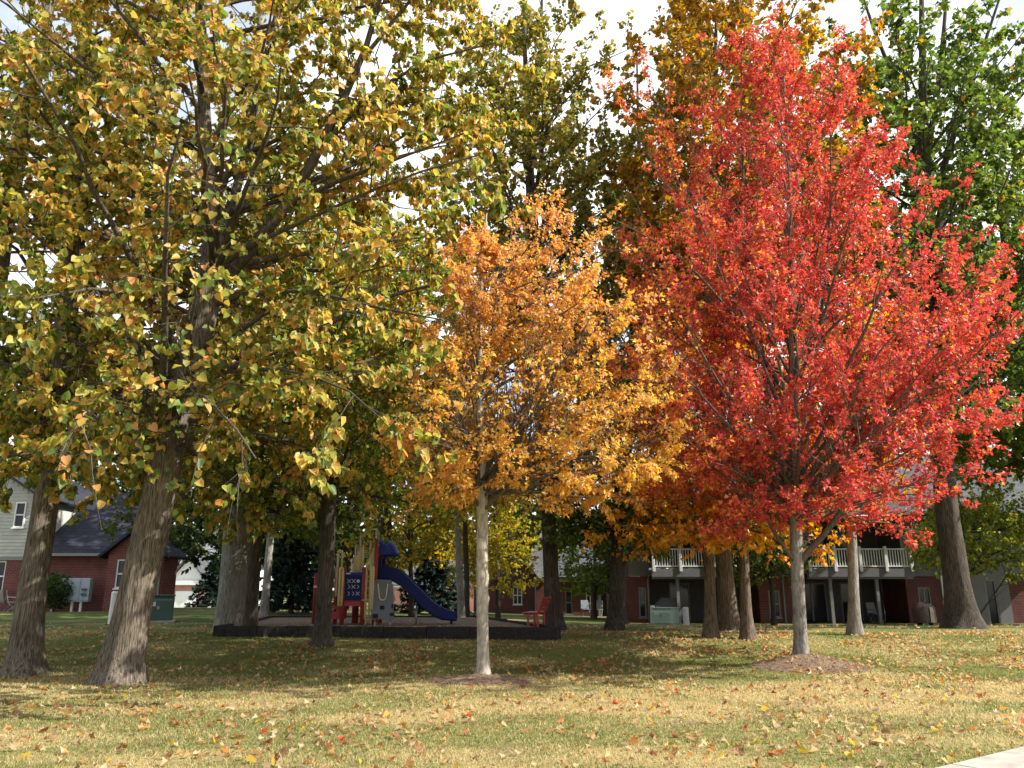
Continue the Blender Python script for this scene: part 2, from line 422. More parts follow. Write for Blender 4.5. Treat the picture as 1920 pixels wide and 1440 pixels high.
def trunk_mesh(path, m, base, rg, flare=.45, ridge=.03, sides=40, step=.09, flare_h=.32, bumps=0):
    p = np.array(path, float); z0 = p[0, 2] - .25; z1 = p[-1, 2]
    zz_ = np.concatenate([np.arange(z0, min(z0 + 7, z1), step), np.arange(min(z0 + 7, z1), z1, .25), [z1]])
    # smooth the axis
    C, r = interp_path(path, zz_)
    C[:, 2] = zz_
    k = np.ones(9) / 9
    for a in range(2):
        e = np.pad(C[:, a], 4, mode='edge'); C[:, a] = np.convolve(e, k, 'valid')
    e = np.pad(r, 4, mode='edge'); r = np.convolve(e, k, 'valid')
    h = np.maximum(zz_ - p[0, 2], -.25)
    th = np.arange(sides) * 2 * np.pi / sides
    ph = rg.random(30) * 6.28
    fl_ = flare * np.exp(-np.maximum(h, -.1) / flare_h)
    lob = 1 + .30 * np.cos(5 * th + ph[0]) + .22 * np.cos(3 * th + ph[1])
    rad = r[:, None] * (1 + fl_[:, None] * lob[None, :])
    rid = 0
    for i, nn in enumerate((7, 11, 14, 17)):
        rid = rid + np.sin(nn * th[None, :] + ph[3 + i] + np.sin(h[:, None] * (1.1 + .5 * i) + ph[8 + i]) * 1.3) / (i + 1.5)
    rad = rad * (1 + ridge * rid) * (1 + .035 * np.sin(h[:, None] * 2.3 + ph[13] + 2 * np.cos(th + ph[14])[None, :]))
    for b in range(bumps):
        hb = .5 + rg.random() * 2.4; tb = rg.random() * 6.28
        rad = rad * (1 + .22 * np.exp(-((h[:, None] - hb) / .09) ** 2) * np.exp((np.cos(th - tb)[None, :] - 1) * 3))
    V = np.stack([C[:, 0:1] + rad * np.cos(th), C[:, 1:2] + rad * np.sin(th), np.repeat(C[:, 2:3], sides, 1)], -1)
    nR = len(zz_); i = np.arange(nR * sides).reshape(nR, sides); j = np.roll(i, -1, 1)
    Fq = np.stack([i[:-1], j[:-1], j[1:], i[1:]], -1).reshape(-1, 4)
    return mesh_np('trunk', V.reshape(-1, 3) - np.array(base), np.full(len(Fq), 4), Fq, m, smooth=True)

CAMP = np.array([0, 0, EYE])
def project(P):
    q = P - CAMP; f = q[:, 1] * CP + q[:, 2] * SP; u = q[:, 0] / f; v = (-q[:, 1] * SP + q[:, 2] * CP) / f
    return 960 + F * u, 720 - F * v, f
STATS = {}
def tree(name, label, cat, path, env, spec, barkm, colour, seed, group=None, limb_parts=False, leaf_parts=0, extra=(), leafkind='lobe', trunk_kw=None):
    rg = np.random.default_rng(seed)
    base = np.array(path[0][:3], float)
    root = thing(name, label, cat, tuple(base), 0, group); limbm = spec.get('limb_bark', barkm)
    link('trunk', trunk_mesh(path, barkm, base, rg, **(trunk_kw or {})), root)
    z0, z1 = env['z0'], env['z1']; ztop = path[-1][2]
    n1, n2, n3, nl = spec['n']
    # ---- level 1
    t = np.sort(rg.random(n1) ** env.get('tpow', 1.0)) 
    w_ = np.array([env['R'](q) for q in np.linspace(0, 1, 60)]); cdf = np.cumsum(w_ + .15); cdf = cdf / cdf[-1]
    t = np.interp((np.arange(n1) + rg.random(n1)) / n1, np.concatenate([[0], cdf]), np.linspace(0, 1, 61))
    ph = np.arange(n1) * 2.39996 + rg.random(n1) * .9 + seed
    Rm = np.array([env['R'](q) for q in t])
    sec = env.get('sector', lambda a: 1.0)
    Rm = Rm * np.array([sec(a) for a in ph]) * (.74 + .32 * rg.random(n1))
    zend = z0 + t * (z1 - z0)
    asc = np.tan(np.radians(spec['asc'][0] + (spec['asc'][1] - spec['asc'][0]) * rg.random(n1)))
    zs = zend - Rm * asc
    zmin = env.get('zmin', z0); zs = np.where(zs < zmin, zmin + rg.random(n1) * (z1 - z0) * .06, zs); zs = np.minimum(zs, ztop - .15)
    zend = np.maximum(zend, zs - spec.get('droop', .3) * Rm)
    S, sr = interp_path(path, zs); E, _ = interp_path(path, np.minimum(zend, ztop)); E[:, 2] = zend
    ox, oy = env.get('off', (0, 0))
    E[:, 0] += Rm * np.cos(ph) + ox * (zend - z0) / (z1 - z0); E[:, 1] += Rm * np.sin(ph) + oy * (zend - z0) / (z1 - z0)
    D = E - S; L1 = np.linalg.norm(D, axis=1)
    Cc = S + D * .5; Cc[:, 2] += L1 * (spec.get('bow', -.06) + .1 * (rg.random(n1) - .5)); Cc[:, :2] += (rg.random((n1, 2)) - .5) * L1[:, None] * .14
    N1 = 8; tt = np.linspace(0, 1, N1)[None, :, None]
    P1 = (1 - tt) ** 2 * S[:, None] + 2 * tt * (1 - tt) * Cc[:, None] + tt ** 2 * E[:, None]
    P1[:, 1:-1] += (rg.random((n1, N1 - 2, 3)) - .5) * L1[:, None, None] * .03
    r1 = np.minimum(spec.get('r1', .011) * L1 + .012, sr * .62)
    R1 = r1[:, None] * np.linspace(1, .22, N1)[None, :] ** 1.1
    if len(extra):
        PE, RE = [], []
        for (pts, ra, rb) in extra:
            q = np.array(pts, float); c = np.concatenate([[0], np.cumsum(np.linalg.norm(np.diff(q, axis=0), axis=1))]); s_ = np.linspace(0, c[-1], N1)
            PE.append(np.stack([np.interp(s_, c, q[:, a]) for a in range(3)], 1)); RE.append(np.linspace(ra, rb, N1))
        P1 = np.concatenate([np.array(PE), P1]); R1 = np.concatenate([np.array(RE), R1])
    # leader
    nb = len(P1); L1 = np.linalg.norm(np.diff(P1, axis=1), axis=2).sum(1)
    # ---- level 2
    def sample(P, Rr, tq):
        n, N, _ = P.shape; q = tq * (N - 1); i = np.minimum(q.astype(int), N - 2); fr = (q - i)[..., None]; rows = np.arange(n)[:, None]
        A, B_ = P[rows, i], P[rows, i + 1]
        return A * (1 - fr) + B_ * fr, norm(B_ - A), Rr[rows, i] * (1 - fr[..., 0]) + Rr[rows, i + 1] * fr[..., 0]
    t2 = np.clip((np.arange(n2)[None, :] + .2 + .6 * rg.random((nb, n2))) / n2 * .84 + .16, 0, 1)
    Q, T, rq = sample(P1, R1, t2)
    perp = rg.normal(size=T.shape); perp[..., 2] *= .65; perp = norm(perp - (perp * T).sum(-1, keepdims=True) * T)
    D2 = norm(T * .65 + perp * .85 + np.array([0, 0, spec.get('up2', .25)]))
    L2 = (L1[:, None] * (.34 * (1 - t2) + .13) + .25) * (.6 + .7 * rg.random((nb, n2)))
    L2 = np.minimum(L2, spec.get('L2max', 2.4))
    N2 = 5; s2 = np.linspace(0, 1, N2)
    P2 = Q[:, :, None] + D2[:, :, None] * L2[:, :, None, None] * s2[None, None, :, None]
    P2[..., 2] += spec.get('curve2', .08) * L2[:, :, None] * s2[None, None, :] ** 2
    P2[:, :, 1:] += (rg.random(P2[:, :, 1:].shape) - .5) * L2[:, :, None, None] * .09
    R2 = np.minimum(rq * .7, .006 + .007 * L2)[:, :, None] * np.linspace(1, .3, N2)
    P2 = P2.reshape(-1, N2, 3); R2 = R2.reshape(-1, N2); L2f = L2.ravel(); own2 = np.repeat(np.arange(nb), n2)
    drop = rg.random(len(P2)) < spec.get('drop', .08)
    P2, R2, L2f, own2 = P2[~drop], R2[~drop], L2f[~drop], own2[~drop]
    # ---- level 3 twigs
    m2 = len(P2)
    t3 = np.clip((np.arange(n3)[None, :] + rg.random((m2, n3))) / n3 * .9 + .12, 0, 1)
    Q, T, rq = sample(P2, R2, t3)
    perp = rg.normal(size=T.shape); perp[..., 2] *= .7; perp = norm(perp - (perp * T).sum(-1, keepdims=True) * T)
    D3 = norm(T * .7 + perp * .8 + np.array([0, 0, spec.get('up3', .1)]))
    lt = spec.get('twig', (.22, .5)); L3 = lt[0] + (lt[1] - lt[0]) * rg.random((m2, n3))
    N3 = 3; s3 = np.linspace(0, 1, N3)
    P3 = Q[:, :, None] + D3[:, :, None] * L3[:, :, None, None] * s3[None, None, :, None]
    P3[..., 2] += spec.get('curve3', 0) * L3[:, :, None] * s3[None, None, :] ** 2
    R3 = np.minimum(rq * .8, .0045)[:, :, None] * np.array([1, .8, .4])
    P3 = P3.reshape(-1, N3, 3); R3 = R3.reshape(-1, N3); own3 = np.repeat(own2, n3); D3 = D3.reshape(-1, 3)
    # keep the crown inside its base height
    zlow = env.get('zlow', z0 - .4)
    ok = P3[:, -1, 2] > zlow
    P3, R3, own3, D3 = P3[ok], R3[ok], own3[ok], D3[ok]
    # ---- branches
    if limb_parts:
        for i in range(nb):
            a = tubes(P1[i:i + 1], R1[i:i + 1], 8); b = tubes(P2[own2 == i], R2[own2 == i], 4) if (own2 == i).any() else None
            c = tubes(P3[own3 == i], R3[own3 == i], 3) if (own3 == i).any() else None
            link('limb', merge_tubes('limb', [q for q in (a, b, c) if q is not None], limbm, base), root)
    else:
        link('branches', merge_tubes('branches', [tubes(P1, R1, 5), tubes(P2, R2, 3)] + ([tubes(P3, R3, 3)] if spec.get('twigs', True) else []), barkm, base), root)
    # ---- leaves
    m3 = len(P3); tl = rg.random((m3, nl)) ** .8
    q = tl * 2; i = np.minimum(q.astype(int), 1); fr = (q - i)[..., None]; rows = np.arange(m3)[:, None]
    LP = P3[rows, i] * (1 - fr) + P3[rows, i + 1] * fr
    LP = LP.reshape(-1, 3); dirr = np.repeat(D3, nl, 0); nL = len(LP)
    rnd = norm(rg.normal(size=(nL, 3)))
    f = norm(dirr * .5 + rnd * .75 + np.array([0, 0, -spec.get('hang', .35)]))
    ax, _ = interp_path(path, np.minimum(LP[:, 2], ztop)); outd = LP - ax; outd[:, 2] = 0; outd = norm(outd)
    nn = norm(np.array([0, 0, spec.get('nup', .7)]) + outd * spec.get('nout', .5) + norm(rg.normal(size=(nL, 3))) * spec.get('nrand', .75))
    LP = LP + f * (.02 + .05 * rg.random(nL))[:, None]
    sz = spec['leaf'] * (.6 + .6 * rg.random(nL))
    cl = np.clip(colour(LP, rg), .004, .9)
    if 'clear' in spec:
        az = np.arctan2(outd[:, 1], outd[:, 0]); dz = np.abs((az - spec['clear'][0] + np.pi) % (2 * np.pi) - np.pi)
        k = ~((dz < spec['clear'][1]) & (LP[:, 2] < spec['clear'][2]) & (rg.random(nL) < spec['clear'][3]))
        LP, f, nn, sz, cl = LP[k], f[k], nn[k], sz[k], cl[k]; nL = len(LP)
    if spec.get('gap', 0):
        g = fbm(LP[:, 0] * .8 + LP[:, 1] * .6, LP[:, 2] * .9 + LP[:, 1] * .4, seed, 2)
        k = rg.random(nL) < np.clip((g - spec['gap']) * 6 + .5, .06, 1)
        LP, f, nn, sz, cl = LP[k], f[k], nn[k], sz[k], cl[k]; nL = len(LP)
    curl = .4 + 2.2 * rg.random(nL)
    if leaf_parts:
        px, py, dep = project(LP)
        vis = (px > 5) & (px < 1915) & (py > 5) & (py < 1435)
        score = np.where(vis, sz / dep, 0); order = np.argsort(-score)
        # keep those not piled up on one spot
        taken = {}; pick = []
        for i_ in order[:6000]:
            k_ = (int(px[i_] // 26), int(py[i_] // 26))
            if k_ in taken: continue
            taken[k_] = 1; pick.append(i_)
            if len(pick) >= leaf_parts: break
        pick = np.array(pick)
        K = 18; proto = cl[rg.choice(nL, K)]; metas = []
        for k_ in range(K):
            V, faces = leaf_verts(np.zeros((1, 3)), np.array([[0, 1., 0]]), np.array([[0, 0, 1.]]), np.ones(1), leafkind, np.array([.4 + 2.2 * rg.random()]))
            metas.append(leaf_mesh('leaf', V, faces, proto[k_:k_ + 1]))
        s_, f_, n_ = leaf_axes(f, nn)
        for i_ in pick:
            k_ = int(np.argmin(((proto - cl[i_]) ** 2).sum(1)))
            o = link('leaf', metas[k_], root)
            M3 = Matrix(((s_[i_][0], f_[i_][0], n_[i_][0]), (s_[i_][1], f_[i_][1], n_[i_][1]), (s_[i_][2], f_[i_][2], n_[i_][2])))
            o.matrix_basis = Matrix.Translation(Vector(LP[i_] - base)) @ (M3 * float(sz[i_])).to_4x4()
        keep = np.ones(nL, bool); keep[pick] = False
        LP, f, nn, sz, cl, curl = LP[keep], f[keep], nn[keep], sz[keep], cl[keep], curl[keep]
    V, faces = leaf_verts(LP - base, f, nn, sz, spec.get('masskind', {'heart': 'heart_lite', 'maple': 'lobe'}.get(leafkind, leafkind)), curl)
    c_o = link('crown', leaf_mesh('crown', V, faces, cl), root); c_o['kind'] = 'stuff'
    STATS[label[:28]] = nL
    return root

def pal(*cs):
    """colour function: weighted palette with brightness jitter"""
    C = np.array([c[:3] for c in cs], float); W = np.array([c[3] for c in cs], float); W /= W.sum()
    def f(P, rg):
        i = rg.choice(len(C), len(P), p=W); return C[i] * (.7 + .6 * rg.random(len(P)))[:, None]
    return f
def imgpath(pts, d, dd=0.0):
    """trunk path from (px, py, width_px) points at distance d (+dd per metre of height)"""
    o = []
    for i, (px, py, wpx) in enumerate(pts):
        p = at(px, py, d); 
        if i == 0: p.z = gzf(p.x, p.y)
        sc = p.y * CP + (p.z - EYE) * SP
        o.append((p.x, p.y, p.z, wpx * sc / F / 2))
    return o

B_LIND = bark('linden_bark', (.25, .21, .165), (.038, .031, .025), (18, 18, 1.7), 1.0)
B_MAPLE = bark('young_maple_bark', (.50, .46, .39), (.24, .215, .18), (7, 7, 2.6), .5)
B_DARK = bark('dark_bark', (.115, .098, .08), (.025, .022, .018), (16, 16, 1.6), 1.0)
B_GREY = bark('grey_bark', (.33, .31, .28), (.13, .12, .105), (13, 13, 2.2), .7)
B_LLIMB = bark('linden_limb_bark', (.14, .118, .095), (.04, .034, .028), (14, 14, 1.8), .8)
B_LIMB = bark('maple_limb_bark', (.17, .145, .12), (.07, .058, .05), (13, 13, 2.2), .5)
B_BROWN = bark('brown_bark', (.22, .17, .13), (.05, .04, .03), (17, 17, 1.7), 1.0)

# ---- palettes
def lin_col(P, rg):
    n = len(P); g = fbm(P[:, 0] * .7 + P[:, 1] * .3, P[:, 2] * .7, 3, 3)
    hi = sstep(4, 9, P[:, 2])
    C = np.array([[.14, .205, .042], [.28, .29, .055], [.45, .38, .075], [.56, .38, .09], [.58, .29, .10], [.085, .125, .03]])
    base = np.stack([.28 - .12 * hi, .25 + 0 * hi, .20 + .10 * hi, .13 + .13 * hi, .09 + .05 * hi, .12 - .06 * hi], 1)
    base[:, 2:5] *= (.4 + 1.3 * sstep(.35, .65, g))[:, None]
    cum = np.cumsum(base / base.sum(1, keepdims=True), 1); i = (rg.random(n)[:, None] > cum).sum(1).clip(0, 5)
    return C[i] * (.72 + .55 * rg.random(n))[:, None]
def red_col(P, rg):
    n = len(P); left = sstep(P_RED.x - .6, P_RED.x - 3.6, P[:, 0] + 1.6 * (fbm(P[:, 0] * .8, P[:, 2] * .8, 6, 2) - .5))
    C = np.array([[.55, .098, .085], [.50, .075, .080], [.62, .14, .09], [.62, .28, .07], [.38, .055, .055]])
    W = np.array([.40, .22, .24, .09, .05]); Wl = np.array([.08, .04, .22, .62, .04])
    wv = W[None] * (1 - left[:, None]) + Wl[None] * left[:, None]
    cum = np.cumsum(wv, 1); i = (rg.random(n)[:, None] > cum).sum(1).clip(0, 4)
    return C[i] * (.75 + .5 * rg.random(n))[:, None]
def or_col(P, rg):
    n = len(P); up = sstep(5.0, 8.0, P[:, 2])
    C = np.array([[.68, .39, .085], [.72, .49, .11], [.66, .32, .095], [.66, .38, .19], [.63, .24, .13], [.46, .38, .07]])
    W = np.array([.34, .30, .16, .06, .03, .11]); Wu = np.array([.25, .10, .24, .28, .10, .03])
    wv = W[None] * (1 - up[:, None]) + Wu[None] * up[:, None]
    cum = np.cumsum(wv, 1); i = (rg.random(n)[:, None] > cum).sum(1).clip(0, 5)
    return C[i] * (.75 + .5 * rg.random(n))[:, None]
GREENP = pal((.095, .15, .03, .45), (.14, .20, .038, .35), (.22, .26, .045, .2), (.45, .26, .04, .03), (.05, .09, .022, .15))
OLIVE = pal((.20, .20, .04, .35), (.30, .25, .05, .3), (.38, .26, .06, .25), (.12, .15, .03, .2))
YGREEN = pal((.19, .24, .035, .4), (.32, .32, .045, .3), (.11, .17, .03, .35), (.46, .34, .05, .1))
GOLD = pal((.40, .24, .04, .4), (.31, .19, .035, .3), (.44, .20, .035, .2), (.18, .17, .03, .14))
ORANGE = pal((.64, .30, .04, .45), (.68, .42, .06, .4), (.55, .19, .04, .15))
YELLOW = pal((.50, .36, .04, .4), (.38, .33, .04, .35), (.20, .22, .03, .25))
DKGREEN = pal((.035, .065, .018, .5), (.055, .09, .022, .35), (.09, .11, .025, .15))

# ---------------------------------------------------------------- main trees
D1 = 15.5
lp = imgpath([(222, 1285, 74), (252, 1130, 66), (287, 980, 62), (318, 840, 57), (352, 700, 52), (388, 570, 47), (404, 480, 42),
              (402, 400, 30), (388, 290, 25), (380, 160, 22), (376, 20, 19), (372, -140, 15), (370, -330, 10), (368, -520, 6)], D1)
def pt(px, py, d): p = at(px, py, d); return (p.x, p.y, p.z)
ex = [([pt(400, 545, D1), pt(455, 485, D1 - .1), pt(540, 385, D1 - .3), pt(620, 240, D1 - .5), pt(690, 80, D1 - .6), pt(735, -90, D1 - .6)], .15, .035),
      ([pt(402, 470, D1), pt(455, 330, D1 + .3), pt(480, 180, D1 + .5), pt(520, 20, D1 + .6), pt(560, -160, D1 + .8)], .12, .03),
      ([pt(395, 575, D1), pt(470, 548, D1 - .5), pt(580, 545, D1 - 1.1), pt(700, 575, D1 - 1.6), pt(830, 600, D1 - 2)], .06, .012),
      ([pt(530, 395, D1), pt(620, 345, D1 - .6), pt(740, 300, D1 - 1.2), pt(870, 250, D1 - 1.6)], .06, .012),
      ([pt(390, 520, D1), pt(460, 465, D1 - 1), pt(600, 400, D1 - 2.4), pt(760, 330, D1 - 3.6), pt(900, 290, D1 - 4)], .055, .012),
      ([pt(340, 740, D1), pt(400, 700, D1 - 1.2), pt(520, 690, D1 - 2.6), pt(640, 720, D1 - 3.6), pt(720, 790, D1 - 4.2)], .05, .01),
      ([pt(325, 800, D1), pt(330, 740, D1 - 1.4), pt(380, 740, D1 - 3.0), pt(440, 800, D1 - 4.3), pt(480, 860, D1 - 5)], .05, .01),
      ([pt(320, 820, D1), pt(280, 760, D1 - 1.2), pt(220, 740, D1 - 2.6), pt(150, 780, D1 - 3.8), pt(110, 860, D1 - 4.6)], .05, .01),
      ([pt(300, 900, D1), pt(270, 700, D1 - .2), pt(245, 560, D1 - .4), pt(240, 420, D1 - .5)], .05, .012),
      ([pt(380, 600, D1), pt(300, 560, D1 - 1.5), pt(180, 540, D1 - 3.0), pt(60, 560, D1 - 4.2)], .055, .012),
      ([pt(600, 280, D1 - .4), pt(700, 170, D1 - .8), pt(810, 110, D1 - 1.2), pt(930, 80, D1 - 1.5)], .06, .012), ([pt(680, 110, D1 - .6), pt(770, 0, D1 - .9), pt(860, -60, D1 - 1.2), pt(940, -80, D1 - 1.4)], .05, .012), ([pt(560, 360, D1 - .3), pt(680, 300, D1 + .2), pt(800, 230, D1 + .6), pt(940, 190, D1 + .8)], .05, .012), ([pt(500, 120, D1 + .5), pt(600, 40, D1 + .6), pt(720, 0, D1 + .6), pt(850, 20, D1 + .5)], .045, .01), ([pt(480, 190, D1 + .4), pt(600, 170, D1), pt(720, 200, D1 - .3), pt(850, 180, D1 - .5)], .045, .01)]
tree('linden_tree', 'large leaning linden with heart-shaped yellow and green leaves and furrowed trunk', 'tree', lp,
     dict(z0=3.0, z1=18.5, zmin=4.2, zlow=2.75, R=lambda t: 5.5 * (math.sin(math.pi * min(1, .2 + .74 * t)) ** .5) * (1.0 if t > .12 else .8), sector=lambda a: 1 + .04 * math.cos(a)),
     dict(n=(66, 10, 6, 22), asc=(8, 42), leaf=.125, bow=.03, up2=.05, curve2=-.12, up3=-.15, hang=.7, nup=.35, nout=.75, nrand=.7, twig=(.25, .55), gap=.34, L2max=2.0, limb_bark=B_LLIMB, clear=(math.atan2(-15.5, 6.4), .24, 9.5, .88)),
     B_LIND, lin_col, 11, limb_parts=True, leaf_parts=300, extra=ex, leafkind='heart', trunk_kw=dict(flare=.42, ridge=.022, sides=64, step=.06, flare_h=.4))

lp2 = imgpath([(42, 1262, 58), (68, 1060, 46), (92, 900, 42), (112, 760, 42), (124, 620, 38), (136, 450, 33), (150, 260, 28), (160, 60, 24), (168, -160, 17), (174, -420, 9)], 17.2)
tree('linden_tree', 'upright linden with straight dark trunk beside the leaning linden, near the siding house', 'tree', lp2,
     dict(z0=3.4, z1=16.5, zmin=4.5, zlow=3.1, R=lambda t: 4.4 * (math.sin(math.pi * min(1, .2 + .78 * t)) ** .6)),
     dict(n=(42, 9, 5, 14), asc=(10, 45), leaf=.13, bow=.03, up2=.05, curve2=-.1, up3=-.15, hang=.7, nup=.35, nout=.75, gap=.42, twig=(.25, .55), limb_bark=B_LLIMB),
     B_LIND, lin_col, 23, limb_parts=True, leaf_parts=120, leafkind='heart', trunk_kw=dict(flare=.45, ridge=.025, sides=48))
lp3 = imgpath([(-95, 1245, 55), (-60, 900, 46), (-20, 600, 40), (8, 420, 34), (40, 250, 30), (80, 80, 24), (110, -120, 16), (130, -330, 8)], 18.6)
tree('linden_tree', 'third linden, its trunk only showing high up between yellow leaves', 'tree', lp3,
     dict(z0=4.0, z1=16.5, zmin=5.0, R=lambda t: 3.9 * (math.sin(math.pi * min(1, .2 + .78 * t)) ** .6)),
     dict(n=(28, 8, 5, 12), asc=(10, 45), leaf=.13, bow=.03, up2=.05, curve2=-.1, up3=-.15, hang=.7, nup=.35, nout=.75, gap=.42),
     B_LIND, lin_col, 29, leafkind='heart')

op = imgpath([(906, 1278, 23), (905, 1190, 21), (904, 1100, 23), (905, 1000, 21), (903, 900, 19), (901, 780, 15), (899, 660, 11), (900, 560, 8), (906, 470, 5), (914, 400, 3)], 16.0)
D3 = 16.0
exo = [([pt(904, 935, D3), pt(930, 890, D3), pt(975, 800, D3 + .2), pt(1030, 690, D3 + .4), pt(1080, 560, D3 + .5)], .05, .01),
       ([pt(904, 950, D3), pt(960, 880, D3 + .3), pt(1060, 800, D3 + .6), pt(1180, 720, D3 + .8), pt(1300, 640, D3 + 1)], .045, .009), ([pt(904, 930, D3), pt(1000, 830, D3 - .3), pt(1140, 770, D3 - .6), pt(1300, 740, D3 - .8)], .04, .008), ([pt(903, 900, D3), pt(980, 760, D3 - .3), pt(1080, 640, D3 - .6), pt(1180, 560, D3 - .8)], .04, .008),
       ([pt(904, 960, D3), pt(965, 900, D3 - .6), pt(1060, 860, D3 - 1.1), pt(1160, 850, D3 - 1.5)], .035, .008),
       ([pt(904, 945, D3), pt(1000, 880, D3 + .5), pt(1130, 880, D3 + .9), pt(1280, 880, D3 + 1)], .04, .008),
       ([pt(904, 955, D3), pt(860, 900, D3 - .4), pt(810, 860, D3 - .8), pt(765, 850, D3 - 1)], .035, .008)]
tree('orange_maple', 'young orange maple with slim pale trunk on bare soil mound', 'tree', op,
     dict(z0=3.3, z1=9.2, zmin=3.45, zlow=3.0, off=(.9, 0), R=lambda t: 3.1 * (1 - .62 * t ** 1.7) * (.72 + .28 * min(1, t * 5)), sector=lambda a: 1.08 + .44 * math.cos(a)),
     dict(n=(54, 10, 6, 26), asc=(28, 62), leaf=.092, bow=.02, up2=.3, curve2=.1, up3=.1, hang=.45, nup=.6, nout=.55, nrand=.8, twig=(.18, .42), gap=.42, r1=.007, limb_bark=B_LIMB),
     B_MAPLE, or_col, 37, limb_parts=True, leaf_parts=300, extra=exo, leafkind='maple', trunk_kw=dict(flare=.35, ridge=.012, sides=40, step=.05, flare_h=.14, bumps=7))

rp = imgpath([(1503, 1242, 26), (1499, 1150, 23), (1495, 1070, 24), (1491, 980, 21), (1489, 880, 22), (1488, 760, 19), (1487, 620, 16), (1484, 460, 12), (1478, 300, 9), (1470, 170, 5), (1465, 70, 3)], 18.0)
D4 = 18.0
exr = [([pt(1498, 1055, D4), pt(1530, 1020, D4 - .2), pt(1580, 960, D4 - .5), pt(1625, 880, D4 - .7), pt(1740, 790, D4 - .9), pt(1850, 700, D4 - 1)], .075, .012),
       ([pt(1496, 1060, D4), pt(1465, 1020, D4 - .2), pt(1430, 960, D4 - .4), pt(1370, 900, D4 - .6), pt(1300, 850, D4 - .6)], .05, .01),
       ([pt(1491, 960, D4), pt(1455, 860, D4 - .1), pt(1435, 720, D4), pt(1420, 580, D4 + .2), pt(1395, 400, D4 + .3), pt(1390, 230, D4 + .3), pt(1390, 90, D4 + .2)], .075, .01),
       ([pt(1489, 880, D4), pt(1520, 740, D4), pt(1545, 560, D4 - .1), pt(1560, 360, D4 - .1), pt(1555, 180, D4), pt(1548, 100, D4)], .065, .01),
       ([pt(1490, 930, D4), pt(1570, 830, D4 - .4), pt(1680, 720, D4 - .7), pt(1790, 600, D4 - .8), pt(1845, 540, D4 - .9)], .06, .01),
       ([pt(1490, 900, D4), pt(1580, 790, D4 + .2), pt(1700, 690, D4 + .2), pt(1850, 640, D4)], .05, .01),
       ([pt(1490, 940, D4), pt(1600, 860, D4 - .8), pt(1740, 820, D4 - 1.6), pt(1880, 800, D4 - 2)], .05, .01),
       ([pt(1488, 800, D4), pt(1420, 640, D4 - .4), pt(1330, 470, D4 - .6), pt(1230, 320, D4 - .5), pt(1190, 240, D4 - .5)], .055, .01),
       ([pt(1488, 760, D4), pt(1400, 620, D4 - .8), pt(1280, 480, D4 - 1), pt(1130, 400, D4 - 1)], .05, .01), ([pt(1486, 620, D4), pt(1400, 420, D4 + .6), pt(1290, 250, D4 + .8), pt(1210, 170, D4 + .8)], .05, .01)]
tree('red_maple', 'tall scarlet maple with grey trunk standing on a mulch mound', 'tree', rp,
     dict(z0=2.7, z1=15.6, zmin=3.0, zlow=2.3, R=lambda t: float(np.interp(t, [0, .1, .25, .4, .55, .7, .85, 1], [2.9, 4.0, 4.6, 4.5, 3.9, 2.9, 1.8, .5])), off=(-.5, 0), sector=lambda a: 1.04 + .03 * math.cos(a)),
     dict(n=(74, 12, 6, 22), asc=(24, 64), leaf=.098, bow=.04, up2=.45, curve2=.14, up3=.3, hang=.3, nup=.55, nout=.6, nrand=.8, twig=(.18, .42), gap=.38, r1=.0065, L2max=1.7, limb_bark=B_LIMB, masskind='lobe'),
     B_GREY, red_col, 41, limb_parts=True, leaf_parts=300, extra=exr, leafkind='maple', trunk_kw=dict(flare=.3, ridge=.012, sides=40, step=.06, flare_h=.18, bumps=4))
print('LEAVES', STATS)

# ---------------------------------------------------------------- trees of the grove behind
def bgtree(name, label, pts, d, env, spec, barkm, colour, seed, group=None, **kw):
    path = imgpath(pts, d)
    zb = path[0][2]
    e = dict(env); 
    sp = dict(asc=(25, 60), leaf=.15, bow=.03, up2=.25, up3=.1, hang=.4, nup=.6, nout=.5, nrand=.8, twig=(.25, .55), gap=.36, r1=.010, L2max=2.2, twigs=False)
    sp.update(spec)
    kw.setdefault('trunk_kw', dict(sides=22, step=.16))
    if d > 24: sp.setdefault('masskind', 'quad')
    return tree(name, label, 'tree', path, e, sp, barkm, colour, seed, group, **kw)
ov = lambda Rm, a=.22, b=.72, p=.7: (lambda t: Rm * math.sin(math.pi * (a + b * t)) ** p)
# green-yellow maples over the playground
bgtree('maple_tree', 'dark-trunked maple with yellow-green leaves just in front of the play structure', [(604, 1206, 31), (608, 1120, 28), (614, 1000, 29), (620, 880, 26), (628, 700, 20), (635, 500, 14), (640, 330, 6)], 21.0,
       dict(z0=3.1, z1=12.5, zmin=3.8, zlow=2.95, R=ov(3.9, .3, .65)), dict(n=(44, 9, 5, 15), asc=(5, 45), leaf=.14), B_DARK, YGREEN, 51, leafkind='lobe')
bgtree('maple_tree', 'slim dark maple next to the broad pale trunk at the playground corner', [(468, 1190, 26), (474, 1100, 23), (482, 980, 23), (490, 800, 18), (498, 600, 12), (505, 430, 6)], 23.0,
       dict(z0=3.0, z1=12.0, zmin=3.8, zlow=2.9, R=ov(4.2, .3, .65)), dict(n=(44, 9, 5, 14), asc=(5, 45)), B_DARK, pal((.07, .11, .022, .5), (.12, .16, .03, .4), (.2, .2, .03, .2)), 53)
bgtree('oak_tree', 'old tree with very broad pale grey trunk behind the playground border', [(432, 1172, 56), (440, 1080, 53), (450, 960, 50), (462, 760, 42), (474, 500, 32), (484, 250, 22), (490, 0, 12), (492, -150, 6)], 25.0,
       dict(z0=5.0, z1=19, zmin=6.0, R=ov(5.0)), dict(n=(40, 9, 5, 9), asc=(20, 55), leaf=.17), B_GREY, OLIVE, 57, trunk_kw=dict(sides=30, step=.12, flare=.1))
